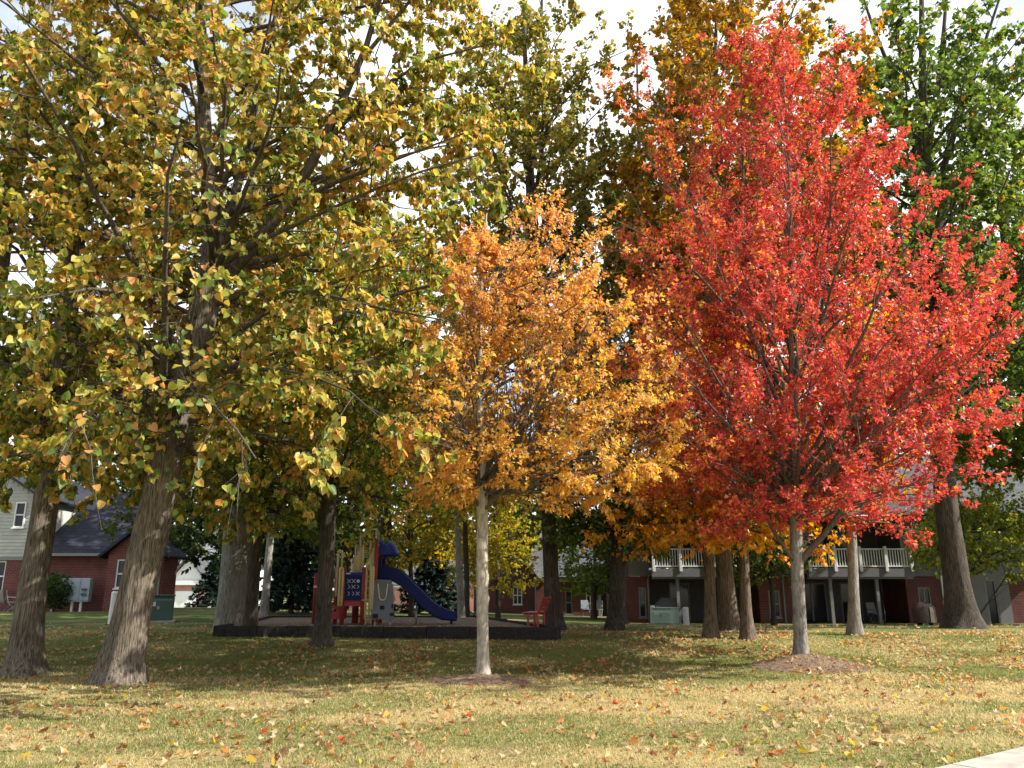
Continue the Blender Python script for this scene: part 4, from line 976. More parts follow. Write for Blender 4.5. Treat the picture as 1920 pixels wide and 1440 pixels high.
def house_c2():
    d = 52.0; k = lambda px: xat(px, d, 1130); c = k(1115); z = -.02
    h = thing('house', 'low maroon brick wing with pale door trim between bench and transformer', 'house', (c, d, z)); X = lambda px: k(px) - c
    ho = [(X(1060), X(1073), .35, 1.75), (X(1099), X(1108), 1.0, 2.0), (X(1127), X(1142), .0, 2.1), (X(1168), X(1178), .55, 2.05)]
    wall('brick_wall', BRICK_DK, h, X(1020), X(1240), 0, -.5, 2.55, ho)
    window(h, ho[0], .06, True, False, TRIM_G); window(h, ho[1], .06, True, False)
    bx('door', DARKIN, h, ho[2][0], ho[2][1], .08, .13, -.4, 2.1); window(h, ho[3], .0, False)
    bx('door_trim', TRIM_G, h, ho[2][0] - .18, ho[2][0] - .001, -.05, .02, -.4, 2.2); bx('bay_panel', SIDING, h, X(1163), X(1186), -.16, -.09, -.4, .48)
    bx('bay_panel', SIDING, h, X(1163), X(1166.5), -.16, -.09, .482, 2.3); bx('bay_panel', SIDING, h, X(1180), X(1186), -.16, -.09, .482, 2.3)
    bx('frieze', SIDING, h, X(1018), X(1242), -.2, -.002, 2.3, 2.6)
    slab_roof('roof', SHINGLE, h, [(X(1016), -.5, 2.6), (X(1244), -.5, 2.6), (X(1244), 6, 6.0), (X(1016), 6, 6.0)])
house_c2()

# --- apartment block with decks
def house_d():
    d = 40.0; k = lambda px: xat(px, d, 1130); c = k(1500); z = .12
    h = thing('apartment_building', 'two-storey brick apartment block with white-railed decks and dark patios', 'building', (c, d, z)); X = lambda px: k(px) - c
    ZD = 2.45
    s1a, s1b, s2a, s2b, e1 = X(1219), X(1424), X(1508), X(1702), X(1768)
    XE = X(2080)
    # brick fronts
    hw1 = (X(1198), X(1212), .35, 1.75)
    wall('brick_wall', BRICK_DK, h, X(1180), s1a, 0, -.6, ZD - .18, [hw1]); window(h, hw1, .05, True, False, TRIM_G)
    hw2 = (X(1442), X(1463), .35, 1.6)
    wall('brick_wall', BRICK_DK, h, s1b, s2a, 0, -.6, ZD - .18, [hw2]); window(h, hw2, .05, True, False, TRIM_G)
    hw3 = (X(1724), X(1747), .7, 1.75)
    wall('brick_wall', BRICK_DK, h, s2b, e1, 0, -.6, ZD - .12, [hw3]); window(h, hw3, .05, False, True, TRIM_G)
    for x in (s1a, s1b, s2a, s2b): 
        sg = 1 if x in (s1b, s2b) else -1
        bx('side_wall', BRICK_DK, h, min(x, x + sg * .2) + .004, max(x, x + sg * .2) - .004, .2, 2.6, -.6, ZD - .2)
    # patio back walls with sliding doors
    for (a, b, doors) in ((s1a, s1b, [(X(1275), X(1316)), (X(1380), X(1412))]), (s2a, s2b, [(X(1530), X(1590)), (X(1618), X(1660))])):
        holes = [(p, q, -.05, 2.0) for p, q in doors]
        wall('patio_wall', SIDING_SHADE, h, a, b, 2.6, -.6, ZD, holes)
        for p, q in doors:
            f = MB(); m_ = (p + q) / 2; f.box(p, p + .07, 2.62, 2.7, 0, 2.0); f.box(q - .07, q, 2.62, 2.7, 0, 2.0); f.box(m_ - .04, m_ + .04, 2.62, 2.7, 0, 2.0); f.box(p + .07, m_ - .04, 2.62, 2.7, 1.93, 2.0); f.box(m_ + .04, q - .07, 2.62, 2.7, 1.93, 2.0)
            o = f.build('sliding_door', TRIM_G, h); bx('pane', GLASS, o, p + .07, m_ - .04, 2.65, 2.66, 0, 1.93); bx('pane', GLASS, o, m_ + .04, q - .07, 2.65, 2.66, 0, 1.93)
        bx('patio_slab', FOUND, h, a, b, -.3, 2.6, -.3, .03)
        # upper recess wall
        bx('upper_wall', SIDING_T, h, a, b, 2.6, 2.8, ZD + .3, 5.3)
        bx('sliding_door', GLASS, h, a + .9, a + 3.4, 2.54, 2.58, ZD + .3, ZD + 2.4)
        for xs_ in (a + .82, a + 2.12, a + 3.42): bx('door_frame', TRIM_G, h, xs_ - .04, xs_ + .04, 2.5, 2.62, ZD + .3, ZD + 2.45)
        # deck
        y0 = -1.0
        bx('deck_floor', WOODBEAM, h, a + .005, b - .005, y0 + .06, 2.6, ZD, ZD + .12)
        bx('fascia', WOODBEAM, h, a - .02, b + .02, y0, y0 + .058, ZD - .22, ZD + .16)
        bx('beam', TRIM_G, h, a, b, y0 + .15, y0 + .3, ZD - .32, ZD - .002)
        zr0, zr1 = ZD + .24, ZD + 1.1
        bx('top_rail', TRIM, h, a, b, y0 + .0, y0 + .09, zr1 - .06, zr1); bx('bottom_rail', TRIM, h, a, b, y0 + .01, y0 + .08, zr0, zr0 + .06)
        n = int((b - a) / .125); me = MB().box(-.02, .02, -.02, .02, zr0 + .06, zr1 - .06).mesh('baluster', TRIM)
        for i in range(1, n): link('baluster', me, h, (a + (b - a) * i / n, y0 + .045, 0))
        pm = MB().box(-.065, .065, -.065, .065, ZD + .02, zr1 + .1, b=.01).mesh('rail_post', TRIM)
        npst = max(2, round((b - a) / 1.35))
        for i in range(npst + 1): link('rail_post', pm, h, (a + .07 + (b - a - .14) * i / npst, y0 - .0, 0))
        # side rails
        for xx in (a + .03, b - .03):
            bx('side_rail', TRIM, h, xx - .03, xx + .03, y0 + .1, -.01, zr1 - .06, zr1 - .003)
    for px in (1266, 1355, 1548, 1634): bx('deck_post', TRIM_G, h, X(px) - .07, X(px) + .07, -.84, -.70, -.4, ZD - .322)
    # upper fronts with boards
    for (a, b) in ((X(1180), s1a), (s1b, s2a), (s2b, e1 + .4)):
        bx('upper_wall', SIDING_T, h, a, b, .01, .2, ZD - .12, 5.3); siding(h, a, b, 0, ZD - .17, 5.3, SIDING_T, .16)
    bx('corner_board', TRIM_G, h, s2b - .05, s2b + .07, -.05, -.035, ZD - .17, 5.3)
    bx('end_side_wall', SIDING_T, h, s2b + .001, s2b + .15, .2, 2.6, ZD - .1, 5.28)
    # bay with tall windows, doors, then brick
    hb = [(X(1786), X(1800), .1, 2.1), (X(1846), X(1866), .0, 2.1)]
    wall('bay_wall', SIDING_T, h, e1 + .4, X(1890), -.25, -.6, 2.4, hb); window(h, hb[0], -.2, False, False, TRIM_G); window(h, hb[1], -.2, False, False, TRIM_G)
    bx('bay_post', TRIM, h, X(1768), X(1776), -.1, -.03, -.4, 2.3)
    wall('brick_wall', BRICK_DK, h, X(1890), XE, 0, -.6, 2.4, [])
    bx('upper_wall', SIDING_T, h, e1 + .4, XE, -.2, .1, 2.4, 5.3)
    bx('gutter', TRIM_G, h, X(1176), XE, -1.5, -1.38, 5.1, 5.26)
    slab_roof('roof', SHINGLE, h, [(X(1170), -1.4, 5.25), (XE, -1.4, 5.25), (XE, 6.5, 9.4), (X(1170), 6.5, 9.4)])
    bx('soffit', TRIM_G, h, X(1175), XE, -1.35, 2.6, 5.0, 5.05)
    bx('end_wall', BRICK_DK, h, X(1180) - .18, X(1180) - .002, .0, 8, -.6, 5.0)
    downpipe(h, X(1470), 0, -.1, 2.3, TRIM_G); downpipe(h, X(1220) - .1, 0, -.1, 2.3, TRIM_G)
house_d()

# ---------------------------------------------------------------- mulch mounds at the two maples
MULCH = mat('mulch', (.24, .17, .12), .95, .1, noise=.5, nscale=26, bump=.9, bscale=70)
def mulch_mound(i, label, seed, stick_col):
    (mx_, my_, rx, ry, h) = MOUNDS[i]; rg = np.random.default_rng(seed)
    root = thing('mulch_mound', label, 'mulch', (mx_, my_, gzf(mx_, my_)))
    nr, na = 14, 56; V = []; 
    th = np.arange(na) * 2 * np.pi / na
    edge = .88 + .2 * fbm(np.cos(th) * 2.2 + 9, np.sin(th) * 2.2 + 9, seed, 3) 
    rr = np.linspace(0, 1, nr)[:, None] * edge[None, :]
    x = mx_ + rx * rr * np.cos(th); y = my_ + ry * rr * np.sin(th)
    lift = .03 * (1 - np.linspace(0, 1, nr)[:, None] ** 3) - .018 * (np.linspace(0, 1, nr)[:, None] > .99)
    z = gz(x.ravel(), y.ravel()).reshape(x.shape) + lift + .02 * (fbm(x * 6, y * 6, seed, 2) - .5)
    V = np.stack([x - mx_, y - my_, z - gzf(mx_, my_)], -1).reshape(-1, 3)
    i_ = np.arange(nr * na).reshape(nr, na); j_ = np.roll(i_, -1, 1)
    Fq = np.stack([i_[:-1], j_[:-1], j_[1:], i_[1:]], -1).reshape(-1, 4)
    link('soil', mesh_np('soil', V, np.full(len(Fq), 4), Fq, MULCH, smooth=True), root)
    n = 900; a = rg.random(n) * 6.28; q = rg.random(n) ** .5 * .95
    px_, py_ = mx_ + rx * q * np.cos(a), my_ + ry * q * np.sin(a)
    P = np.stack([px_, py_, gz(px_, py_) + .03], 1); dr = norm(np.stack([np.cos(a) + rg.normal(size=n) * .7, np.sin(a) + rg.normal(size=n) * .7, -.15 + .25 * rg.normal(size=n)], 1))
    L = .04 + .13 * rg.random(n); PP = P[:, None] + dr[:, None] * L[:, None, None] * np.linspace(-.5, .5, 3)[None, :, None]
    PP = PP - np.array([mx_, my_, gzf(mx_, my_)])
    Vt, Ft = tubes(PP, np.full((n, 3), .004), 3)
    o = link('straw_bits', mesh_np('straw_bits', Vt, np.full(len(Ft), 4), Ft, mat('mulch_straw', stick_col, .9, .1, noise=.5, nscale=20)), root); o['kind'] = 'stuff'
mulch_mound(0, 'low mound of bare brown soil round the orange maple trunk', 3, (.30, .22, .15))
mulch_mound(1, 'raised mulch mound with stringy roots round the red maple trunk', 4, (.36, .27, .19))

# ---------------------------------------------------------------- playground
ZM = .665
BORDER = mat('weathered_black_timber', (.030, .028, .027), .85, .25, noise=.5, nscale=7, bump=.5, bscale=30, stretch=(1, 1, 3))
def playground_ground():
    C = [(408, 22.8), (1046, 22.0), (966, 27.0), (890, 33.5), (507, 33.0), (472, 27.5)]
    P = [Vector((xat(px, d), d, 0)) for px, d in C]
    cx = sum((p for p in P), Vector()) / len(P)
    mb = MB(); n = len(P)
    # chips surface as a fan with a fine grid is not needed: bump carries the chips
    mb.add([(p.x, p.y, ZM) for p in P] + [(p.x, p.y, .2) for p in P], [tuple(range(n))] + [(i, i + n, (i + 1) % n + n, (i + 1) % n) for i in range(n)])
    o = mb.build('wood_chip_bed', mat('wood_chips', (.24, .185, .145), .95, .1, noise=.6, nscale=16, bump=1.0, bscale=60)); tag(o, 'wood chip surface inside the playground border', 'ground', kind='structure')
    root = thing('playground_border', 'low border of black weathered timbers round the playground', 'border', (cx.x, cx.y, ZM))
    rg = random.Random(5)
    for i in range(n):
        a, b = P[i], P[(i + 1) % n]; L = (b - a).length; t = (b - a).normalized(); nr = Vector((-t.y, t.x, 0)); k = max(1, round(L / 1.22))
        for j in range(k):
            p, q = a + t * (L * j / k + .008), a + t * (L * (j + 1) / k - .008)
            zb = min(gzf(p.x, p.y), gzf(q.x, q.y)) - .1; zt = ZM + .07 + rg.uniform(-.012, .012)
            w_ = .075; c = [p - nr * w_, q - nr * w_, q + nr * w_, p + nr * w_]
            m2 = MB(); e = .015
            m2.prism([(v.x - cx.x, v.y - cx.y) for v in c], 'z', zb - ZM, zt - ZM - e)
            ci = [p - nr * (w_ - e), q - nr * (w_ - e), q + nr * (w_ - e), p + nr * (w_ - e)]
            m2.prism([(v.x - cx.x, v.y - cx.y) for v in ci], 'z', zt - ZM - e, zt - ZM)
            tb = m2.build('border_timber', BORDER, root)
            if i in (0,):   # stake slots on the outer face
                for f_ in (.2, .5, .8):
                    s_ = p + (q - p) * f_ - nr * (w_ + .012) if (nr.y > 0) else p + (q - p) * f_ + nr * (w_ + .012)
                    bx('stake', BORDER, tb, s_.x - cx.x - .03, s_.x - cx.x + .03, s_.y - cx.y - .011, s_.y - cx.y + .011, zb - ZM, zt - ZM - .02 - .06 * rg.random())
playground_ground()

RED = mat('red_paint', (.27, .035, .027), .45, .4, noise=.15, nscale=5)
REDB = mat('bright_red_plastic', (.33, .025, .03), .4, .4, noise=.1, nscale=4)
TAN = mat('tan_plastic', (.70, .60, .34), .45, .35, noise=.08, nscale=4)
NAVY = mat('navy_plastic', (.008, .016, .105), .5, .2, noise=.1, nscale=3)
BLUE = mat('blue_plastic', (.012, .032, .24), .45, .3, noise=.1, nscale=3)
GREYP = mat('grey_plastic', (.17, .19, .22), .55, .3, noise=.12, nscale=4)
DGREY = mat('dark_slot', (.02, .022, .028), .7, .2)
PALE = mat('pale_marking', (.55, .58, .60), .6, .2)
MET = mat('dull_steel', (.30, .30, .30), .45, .5, metal=.7)
def playset():
    d = 26.0; x0 = xat(705, d); k = 1500 * 1.035 / d
    root = thing('play_structure', 'playground climber with blue slide, red posts and tan rails', 'playground set', (x0, d, ZM))
    X = lambda px: xat(px, d) - x0
    Z = lambda py: max(0, at(705, py, d).z - ZM)
    B = lambda *a, **kw: bx(a[0], a[1], root, *a[2:], **kw)
    def tube(name, pts, r, m, n=10, parent=root): return MB().tube(pts, r, n).build(name, m, parent, smooth=True)
    def arc(c, r, a0, a1, n, plane='xz', y=0):
        o = []
        for i in range(n + 1):
            a = a0 + (a1 - a0) * i / n; o.append((c[0] + r * math.cos(a), y, c[1] + r * math.sin(a)))
        return o
    # posts
    for (px, top, y) in ((627, 1062, .1), (648, 1062, -.55), (685, 1064, -.55), (660, 1022, .75), (706, 1012, -.5), (706, 1014, .75), (665, 1064, 1.5), (690, 1075, 1.5), (655, 1085, .75)):
        tube('post', [(X(px), y, -.2), (X(px), y, Z(top) - .03), (X(px), y, Z(top))], [.068, .068, .05], RED)
    q = tube('ladder_post', [(X(587), .1, -.2), (X(587), .1, Z(1082)), (X(587), .1, Z(1074))], [.055, .055, .03], RED)
    MB().tube([(X(587), .1, Z(1102)), (X(587), .1, Z(1098))], .058, 10).build('band', TRIM, q)
    # decks
    B('deck', RED, X(648), X(686), -.52, .72, Z(1128), Z(1122)); B('deck', RED, X(687), X(706), -.48, .74, Z(1078), Z(1071))
    B('deck', RED, X(627), X(648) - .01, -.5, .6, Z(1142), Z(1136)); B('deck_skirt', REDB, X(648) + .06, X(685) - .06, -.60, -.55, Z(1136), Z(1128))
    B('deck', RED, X(655), X(690), .74, 1.5, Z(1100), Z(1094))
    # steps: moulded red
    st = MB()
    st.prism([(X(617), Z(1160)), (X(648), Z(1160)), (X(648), Z(1134)), (X(636), Z(1134)), (X(636), Z(1146)), (X(626), Z(1146)), (X(626), Z(1155)), (X(617), Z(1155))], 'y', -.45, .2)
    st.build('steps', REDB, root)
    # tan rails (loops) on the stairs
    for (xa, xb, za, zb, y) in ((634, 642, 1034, 1118, -.45), (641, 647, 1066, 1136, -.62), (689, 697, 1058, 1160, -.55), (700, 704, 1064, 1142, -.65)):
        r = (X(xb) - X(xa)) / 2; c = (X(xa) + X(xb)) / 2; zt = Z(za) - r
        pts = [(X(xa), y, Z(zb))] + [(c - r * math.cos(a), y, zt + r * math.sin(a)) for a in np.linspace(0, math.pi, 9)] + [(X(xb), y, Z(zb) - .0)]
        tube('hand_rail', pts, .03, TAN, 8)
    # tall tan arch bars
    for (xa, xb, za, zb, y) in ((662, 681, 1000, 1066, .7), (667, 681, 1024, 1070, -.5), (695, 703, 995, 1030, -.4)):
        pts = [(X(xa), y, Z(zb)), (X(xa), y, Z(za)), (X(xb), y, Z(za)), (X(xb), y, Z(zb))]; tube('arch_bar', pts, .027, TAN, 8)
    tube('arch_bar', [(X(681), -.3, Z(1070)), (X(681), -.3, Z(993)), (X(699), -.1, Z(993)), (X(704), 0, Z(997)), (X(704), 0, Z(1040))], .02, TAN, 8)
    for i in range(4): tube('rung', [(X(672) , .5, Z(1068 - i * 12)), (X(680), .5, Z(1068 - i * 12))], .014, TAN, 6)
    for px in (671, 674.5): tube('bar', [(X(px), -.5, Z(1070)), (X(px), -.5, Z(1025))], .014, TAN, 6)
    # slanted tan panels
    for (pa, y) in (([(650, 1072), (668, 1072), (668, 1024), (664, 1024), (650, 1055)], .6), ([(690, 1070), (704, 1070), (704, 1022), (701, 1024), (690, 1055)], -.42)):
        MB().prism([(X(a), Z(b)) for a, b in pa], 'y', y, y + .05).build('tan_panel', TAN, root)
    # navy noughts-and-crosses panel
    p = B('game_panel', NAVY, X(652), X(684), -.60, -.55, Z(1125), Z(1074), b=.015); p['label'] = 'navy game panel with pale crosses and arrows'
    bx('header', BLUE, p, X(652), X(684), -.625, -.601, Z(1079), Z(1074)); bx('tag', PALE, p, X(653), X(661), -.64, -.626, Z(1077.5), Z(1075))
    rows = [(1090, 'XXO'), (1100.5, '>X>'), (1113, '>>X')]
    for (zc, s) in rows:
        for i, ch in enumerate(s):
            cx, cz, r = X(659 + 8.3 * i), Z(zc), .055
            mb = MB(); y = -.615
            if ch == 'X':
                mb.tube([(cx - r, y, cz - r), (cx + r, y, cz + r)], .009, 6); mb.tube([(cx - r, y - .004, cz + r), (cx + r, y - .004, cz - r)], .009, 6)
            elif ch == '>':
                mb.tube([(cx - r * .4, y, cz - r), (cx + r * .6, y, cz), (cx - r * .4, y, cz + r)], .009, 6)
            else:
                mb.tube([(cx, y - .006, cz), (cx, y + .01, cz)], r * .9, 16)
            mb.build('symbol', PALE, p)
    # grey climbing wall with U rail
    w_ = MB(); w_.prism([(X(701), Z(1160)), (X(743), Z(1160)), (X(741), Z(1110)), (X(736), Z(1088)), (X(710), Z(1087)), (X(706), Z(1090))], 'y', -.62, -.5)
    wo = w_.build('climbing_wall', GREYP, root)
    u = [(X(713), -.66, Z(1095)), (X(716), -.66, Z(1118))] + [(X(722.5) + .1 * math.cos(a), -.66, Z(1119) - .1 * math.sin(a)) for a in np.linspace(math.pi * .95, .05 * math.pi, 7)] + [(X(729), -.66, Z(1118)), (X(731), -.66, Z(1095))]
    MB().tube(u, .02, 8).build('grip_rail', TAN, wo, smooth=True)
    tube('grip_rail', [(X(740), -.5, Z(1096)), (X(741), -.55, Z(1112)), (X(744), -.5, Z(1126))], .02, TAN, 8)
    for (a, b, c, e) in ((718, 726, 1142, 1135), (705, 715, 1158, 1150), (737, 743, 1154, 1148), (739, 742, 1140, 1132)): bx('foot_hold', DGREY, wo, X(a), X(b), -.645, -.621, Z(c), Z(e))
    for px in (709, 737): tube('wall_leg', [(X(px), -.55, -.2), (X(px), -.55, Z(1158))], .03, MET)
    tube('rail', [(X(684), -.6, Z(1125)), (X(706), -.6, Z(1125))], .02, TAN, 8)
    # slide: U-section swept along a profile
    prof = [(706, 1083), (722, 1083), (738, 1087), (752, 1096), (768, 1111), (786, 1128), (802, 1143), (816, 1153), (830, 1158.5), (848, 1161), (856, 1161)]
    pts = [(X(a), Z(b)) for a, b in prof]; V, Fc = [], []
    hw, wh = .30, .30
    sec = [(-hw - .03, 1.0), (-hw + .02, 1.04), (-hw + .03, .15), (-hw * .5, .03), (hw * .5, .03), (hw - .03, .15), (hw - .02, 1.04), (hw + .03, 1.0), (hw + .02, -.05), (hw * .5, -.22), (-hw * .5, -.22), (-hw - .02, -.05)]
    n = len(pts)
    for i, (x, z) in enumerate(pts):
        a = pts[max(0, i - 1)]; b = pts[min(n - 1, i + 1)]; tx, tz = b[0] - a[0], b[1] - a[1]; l = math.hypot(tx, tz); nx, nz_ = -tz / l, tx / l
        hh = wh * (1.15 if i < 3 else 1.0) * (.75 if i > n - 3 else 1)
        for (sy, sh) in sec: V.append((x + nx * sh * hh, sy, z + nz_ * sh * hh))
    S = len(sec)
    for i in range(n - 1):
        for j in range(S): Fc.append((i * S + j, i * S + (j + 1) % S, (i + 1) * S + (j + 1) % S, (i + 1) * S + j))
    Fc += [tuple(range(S)), tuple((n - 1) * S + j for j in range(S - 1, -1, -1))]
    so_ = MB().add(V, Fc).build('slide', NAVY, root, loc=(0, .1, 0), smooth=False); so_['label'] = 'wavy dark blue plastic slide'
    for px in (846, ): tube('slide_foot', [(X(px), .1, -.2), (X(px), .1, Z(1164) + .08)], .04, DGREY)
    for px in (780,): tube('slide_leg', [(X(px), .1, -.2), (X(px), .1, Z(1128))], .035, MET)
    # hood: quarter dome shell
    V, Fc = [], []; na, nb_ = 10, 8; cz = Z(1042); Rx, Ry, Rz = X(744) - X(709), .44, Z(1010) - Z(1044)
    for sh in (1.0, .93):
        for i in range(na + 1):
            t = math.pi * .5 * i / na
            for j in range(nb_ + 1):
                u_ = math.pi * j / nb_; V.append((X(709) + Rx * sh * math.cos(t) * math.sin(u_) ** .6, .1 - Ry * sh * math.cos(u_), cz + Rz * sh * math.sin(t) * math.sin(u_) ** .5 + (0.18 if False else 0)))
    nv = (na + 1) * (nb_ + 1)
    for i in range(na):
        for j in range(nb_):
            a = i * (nb_ + 1) + j; Fc.append((a, a + 1, a + nb_ + 2, a + nb_ + 1)); Fc.append((nv + a, nv + a + nb_ + 1, nv + a + nb_ + 2, nv + a + 1))
    for j in range(nb_): Fc.append((j, nv + j, nv + j + 1, j + 1))
    MB().add(V, Fc).build('slide_hood', BLUE, root, smooth=True)
    B('hood_panel', NAVY, X(708), X(714), -.3, -.26, Z(1066), Z(1036)); B('hood_panel', NAVY, X(708), X(714), .46, .5, Z(1066), Z(1036)); B('hood_rim', RED, X(706) + .03, X(711), -.36, .56, Z(1045), Z(1040))
    # ladder of tan rungs between the posts
    for i in range(6): tube('rung', [(X(690), -.52, Z(1155 - i * 13)), (X(703), -.52, Z(1155 - i * 13))], .016, TAN, 6)
    for px in (691, 702): tube('ladder_rail', [(X(px), -.52, -.1), (X(px), -.52, Z(1072))], .02, TAN, 8)
playset()

def bench():
    d = 23.6; x0 = xat(1008, d); root = thing('bench', 'small red slatted bench inside the playground corner', 'bench', (x0, d, ZM), R(-14)); root.scale = (.9, .85, .9)
    for i in range(3): bx('seat_slat', REDB, root, -.36 + i * .155, -.36 + i * .155 + .14, -.7, .7, .43, .47, b=.008)
    me = None
    for i in range(4):
        m = MB().box(-.018, .018, -.7, .7, 0, .085, b=.006)
        o = m.build('back_slat', RED, root, (.15 + .045 * i, 0, .52 + .105 * i), rot=(0, R(20), 0))
    for y in (-.5, .5):
        MB().tube([(-.2, y, -.2), (-.2, y, .43)], .04, 10).build('leg', REDB, root); MB().tube([(.1, y, -.2), (.1, y, .43)], .04, 10).build('leg', REDB, root)
        MB().tube([(.1, y, .43), (.16, y, .5), (.33, y, .93)], .03, 8).build('back_strut', RED, root)
        bx('seat_beam', RED, root, -.33, .12, y - .03, y + .03, .38, .428)
bench()

# ---------------------------------------------------------------- utility boxes, grill, chairs
GRN = mat('green_enamel', (.36, .48, .40), .4, .4, noise=.08, nscale=3)
DGRN = mat('dark_green_enamel', (.045, .09, .075), .45, .4, noise=.1, nscale=3)
UWHITE = mat('utility_white', (.62, .63, .60), .5, .3, noise=.1, nscale=4)
def ground_pos(px, d): x = xat(px, d); return (x, d, gzf(x, d) - .02)
def transformer(label, px, d, m, w_, dp, h_, rz):
    r = thing('transformer_box', label, 'utility box', ground_pos(px, d), rz)
    bx('pad', FOUND, r, -w_ / 2 - .1, w_ / 2 + .1, -dp / 2 - .1, dp / 2 + .1, -.1, .08)
    bx('cabinet', m, r, -w_ / 2, w_ / 2, -dp / 2 + .1, dp / 2, .08, h_, b=.02)
    MB().prism([(-dp / 2, .1), (-dp / 2 + .12, .1), (-dp / 2 + .12, h_ - .03), (-dp / 2, h_ - .16)], 'x', -w_ / 2 + .02, w_ / 2 - .02).build('door', m, r)
    bx('lid', m, r, -w_ / 2 - .03, w_ / 2 + .03, -dp / 2 + .04, dp / 2 + .03, h_, h_ + .045, b=.012)
    bx('handle', MET, r, -.04, .04, -dp / 2 - .03, -dp / 2 + .01, h_ * .5, h_ * .5 + .12); bx('warning_plate', UWHITE, r, -w_ * .32, -w_ * .1, -dp / 2 - .012, -dp / 2 - .0, h_ * .62, h_ * .78)
transformer('pale green transformer box on the lawn before the patio', 1247, 37.0, GRN, .95, .8, .72, R(-38))
transformer('dark green transformer box beside the leaning linden, near the brick wing', 297, 31.0, DGRN, 1.0, .9, .95, R(20))
def pedestal(label, px, d, h_, r_, m):
    r = thing('utility_pedestal', label, 'pedestal', ground_pos(px, d))
    MB().tube([(0, 0, -.1), (0, 0, h_ * .45)], r_ * 1.05, 14).build('base_sleeve', m, r); MB().tube([(0, 0, h_ * .45), (0, 0, h_ - .05), (0, 0, h_)], [r_, r_, r_ * .75], 14).build('cover', m, r)
pedestal('white utility pedestal standing to one side of the pale green box', 1286, 36.5, .78, .13, UWHITE)
pedestal('short white pedestal touching the side of the pale green box', 1224, 37.4, .85, .11, UWHITE)
pedestal('pale grey utility pedestal half hidden by the leaning linden trunk', 213, 30.0, 1.15, .15, UWHITE)
pedestal('small white pedestal behind the grass near the middle trunks', 1160, 42, .6, .12, UWHITE)

def meter_cabinet():
    d = 37.6; r = thing('meter_cabinet', 'grey electric meter cabinet with round meters before the brick wing', 'meter cabinet', ground_pos(134, d))
    m = mat('cabinet_grey', (.28, .33, .38), .5, .35, noise=.08, nscale=3)
    bx('cabinet', m, r, -.72, .66, 0, .3, .45, 1.5, b=.02)
    for x in (-.6, -.15, .3): bx('door_panel', m, r, x - .0, x + .38, -.03, -.002, .52, 1.42, b=.008)
    for x in (-.5, -.4, .42, .52):
        for z in (.78, 1.0):
            o = MB().tube([(x, -.04, z), (x, -.10, z), (x, -.13, z)], [.075, .075, .06], 14).build('meter', MET, r); MB().tube([(x, -.131, z), (x, -.14, z)], .05, 12).build('dial', GLASS, o)
    for x in (-.1, .3): bx('post', UWHITE, r, x - .05, x + .05, .1, .2, -.2, .45)
meter_cabinet()
def meter_box():
    d = 37.5; r = thing('junction_box', 'small pale box on slanted conduit beside the meter cabinet', 'utility box', ground_pos(95, d))
    bx('box', UWHITE, r, -.2, .22, 0, .2, .75, 1.15, b=.015); MB().tube([(-.05, .1, -.1), (.02, .1, .75)], .05, 10).build('conduit', UWHITE, r)
meter_box()

def grill():
    d = 37.6; r = thing('covered_grill', 'barbecue grill under a brown vinyl cover by the patio', 'grill', ground_pos(1733, d), R(24))
    m = mat('brown_vinyl', (.10, .055, .045), .35, .45, noise=.15, nscale=4, bump=.4, bscale=6); t = mat('sunlit_vinyl', (.50, .40, .30), .45, .4, noise=.1, nscale=5, bump=.3, bscale=8)
    rg = random.Random(3); V, Fc = [], []; L = [(.12, .46, .34), (.35, .47, .35), (.62, .49, .34), (.78, .48, .33), (.90, .36, .24), (1.0, .24, .14)]; n = 20
    for (z, a, b) in L:
        for i in range(n):
            t_ = 2 * math.pi * i / n; c, s = math.cos(t_), math.sin(t_); q = (abs(c) ** 4 + abs(s) ** 4) ** -.25; f = 1 + .05 * math.sin(7 * t_ + z * 5) * (1 - z * .5)
            V.append((a * q * c * f, b * q * s * f, z + rg.uniform(-.012, .012)))
    for k_ in range(len(L) - 1):
        for i in range(n): Fc.append((k_ * n + i, k_ * n + (i + 1) % n, (k_ + 1) * n + (i + 1) % n, (k_ + 1) * n + i))
    Fc.append(tuple((len(L) - 1) * n + i for i in range(n))); MB().add(V, Fc).build('cover', m, r, smooth=True)
    MB().add([(-.1, -.385, .15), (.16, -.385, .13), (.15, -.39, .6), (.12, -.365, .8), (-.08, -.365, .8), (-.09, -.39, .6)], [(0, 1, 2, 5), (5, 2, 3, 4)]).build('sunlit_strip', t, r)  # pale tan strip painting the sunlight on the brown cover
    for x in (-.35, .35): MB().tube([(x - .03, 0, .09), (x + .03, 0, .09)], .11, 12).build('wheel', DGREY, r)
    for x in (-.3, .3): MB().tube([(x, .2, 0), (x, .2, .2)], .02, 8).build('leg', MET, r)
grill()
def kettle():
    d = 39.6; r = thing('patio_grill', 'grill under a grey cover deep in the shaded patio', 'grill', ground_pos(1253, d))
    m = mat('grey_cover', (.10, .105, .12), .7, .2, noise=.2, nscale=6)
    MB().add([(-.65, -.3, .15), (.65, -.3, .15), (.65, .3, .15), (-.65, .3, .15), (-.62, -.28, .85), (.62, -.28, .85), (.62, .28, .85), (-.62, .28, .85), (-.3, -.2, 1.2), (.3, -.2, 1.2), (.3, .2, 1.2), (-.3, .2, 1.2)],
             [(0, 1, 5, 4), (1, 2, 6, 5), (2, 3, 7, 6), (3, 0, 4, 7), (4, 5, 9, 8), (5, 6, 10, 9), (6, 7, 11, 10), (7, 4, 8, 11), (8, 9, 10, 11), (3, 2, 1, 0)]).build('cover', m, r)
    for x in (-.55, .55): MB().tube([(x, 0, -.1), (x, 0, .15)], .03, 8).build('leg', MET, r)
kettle()
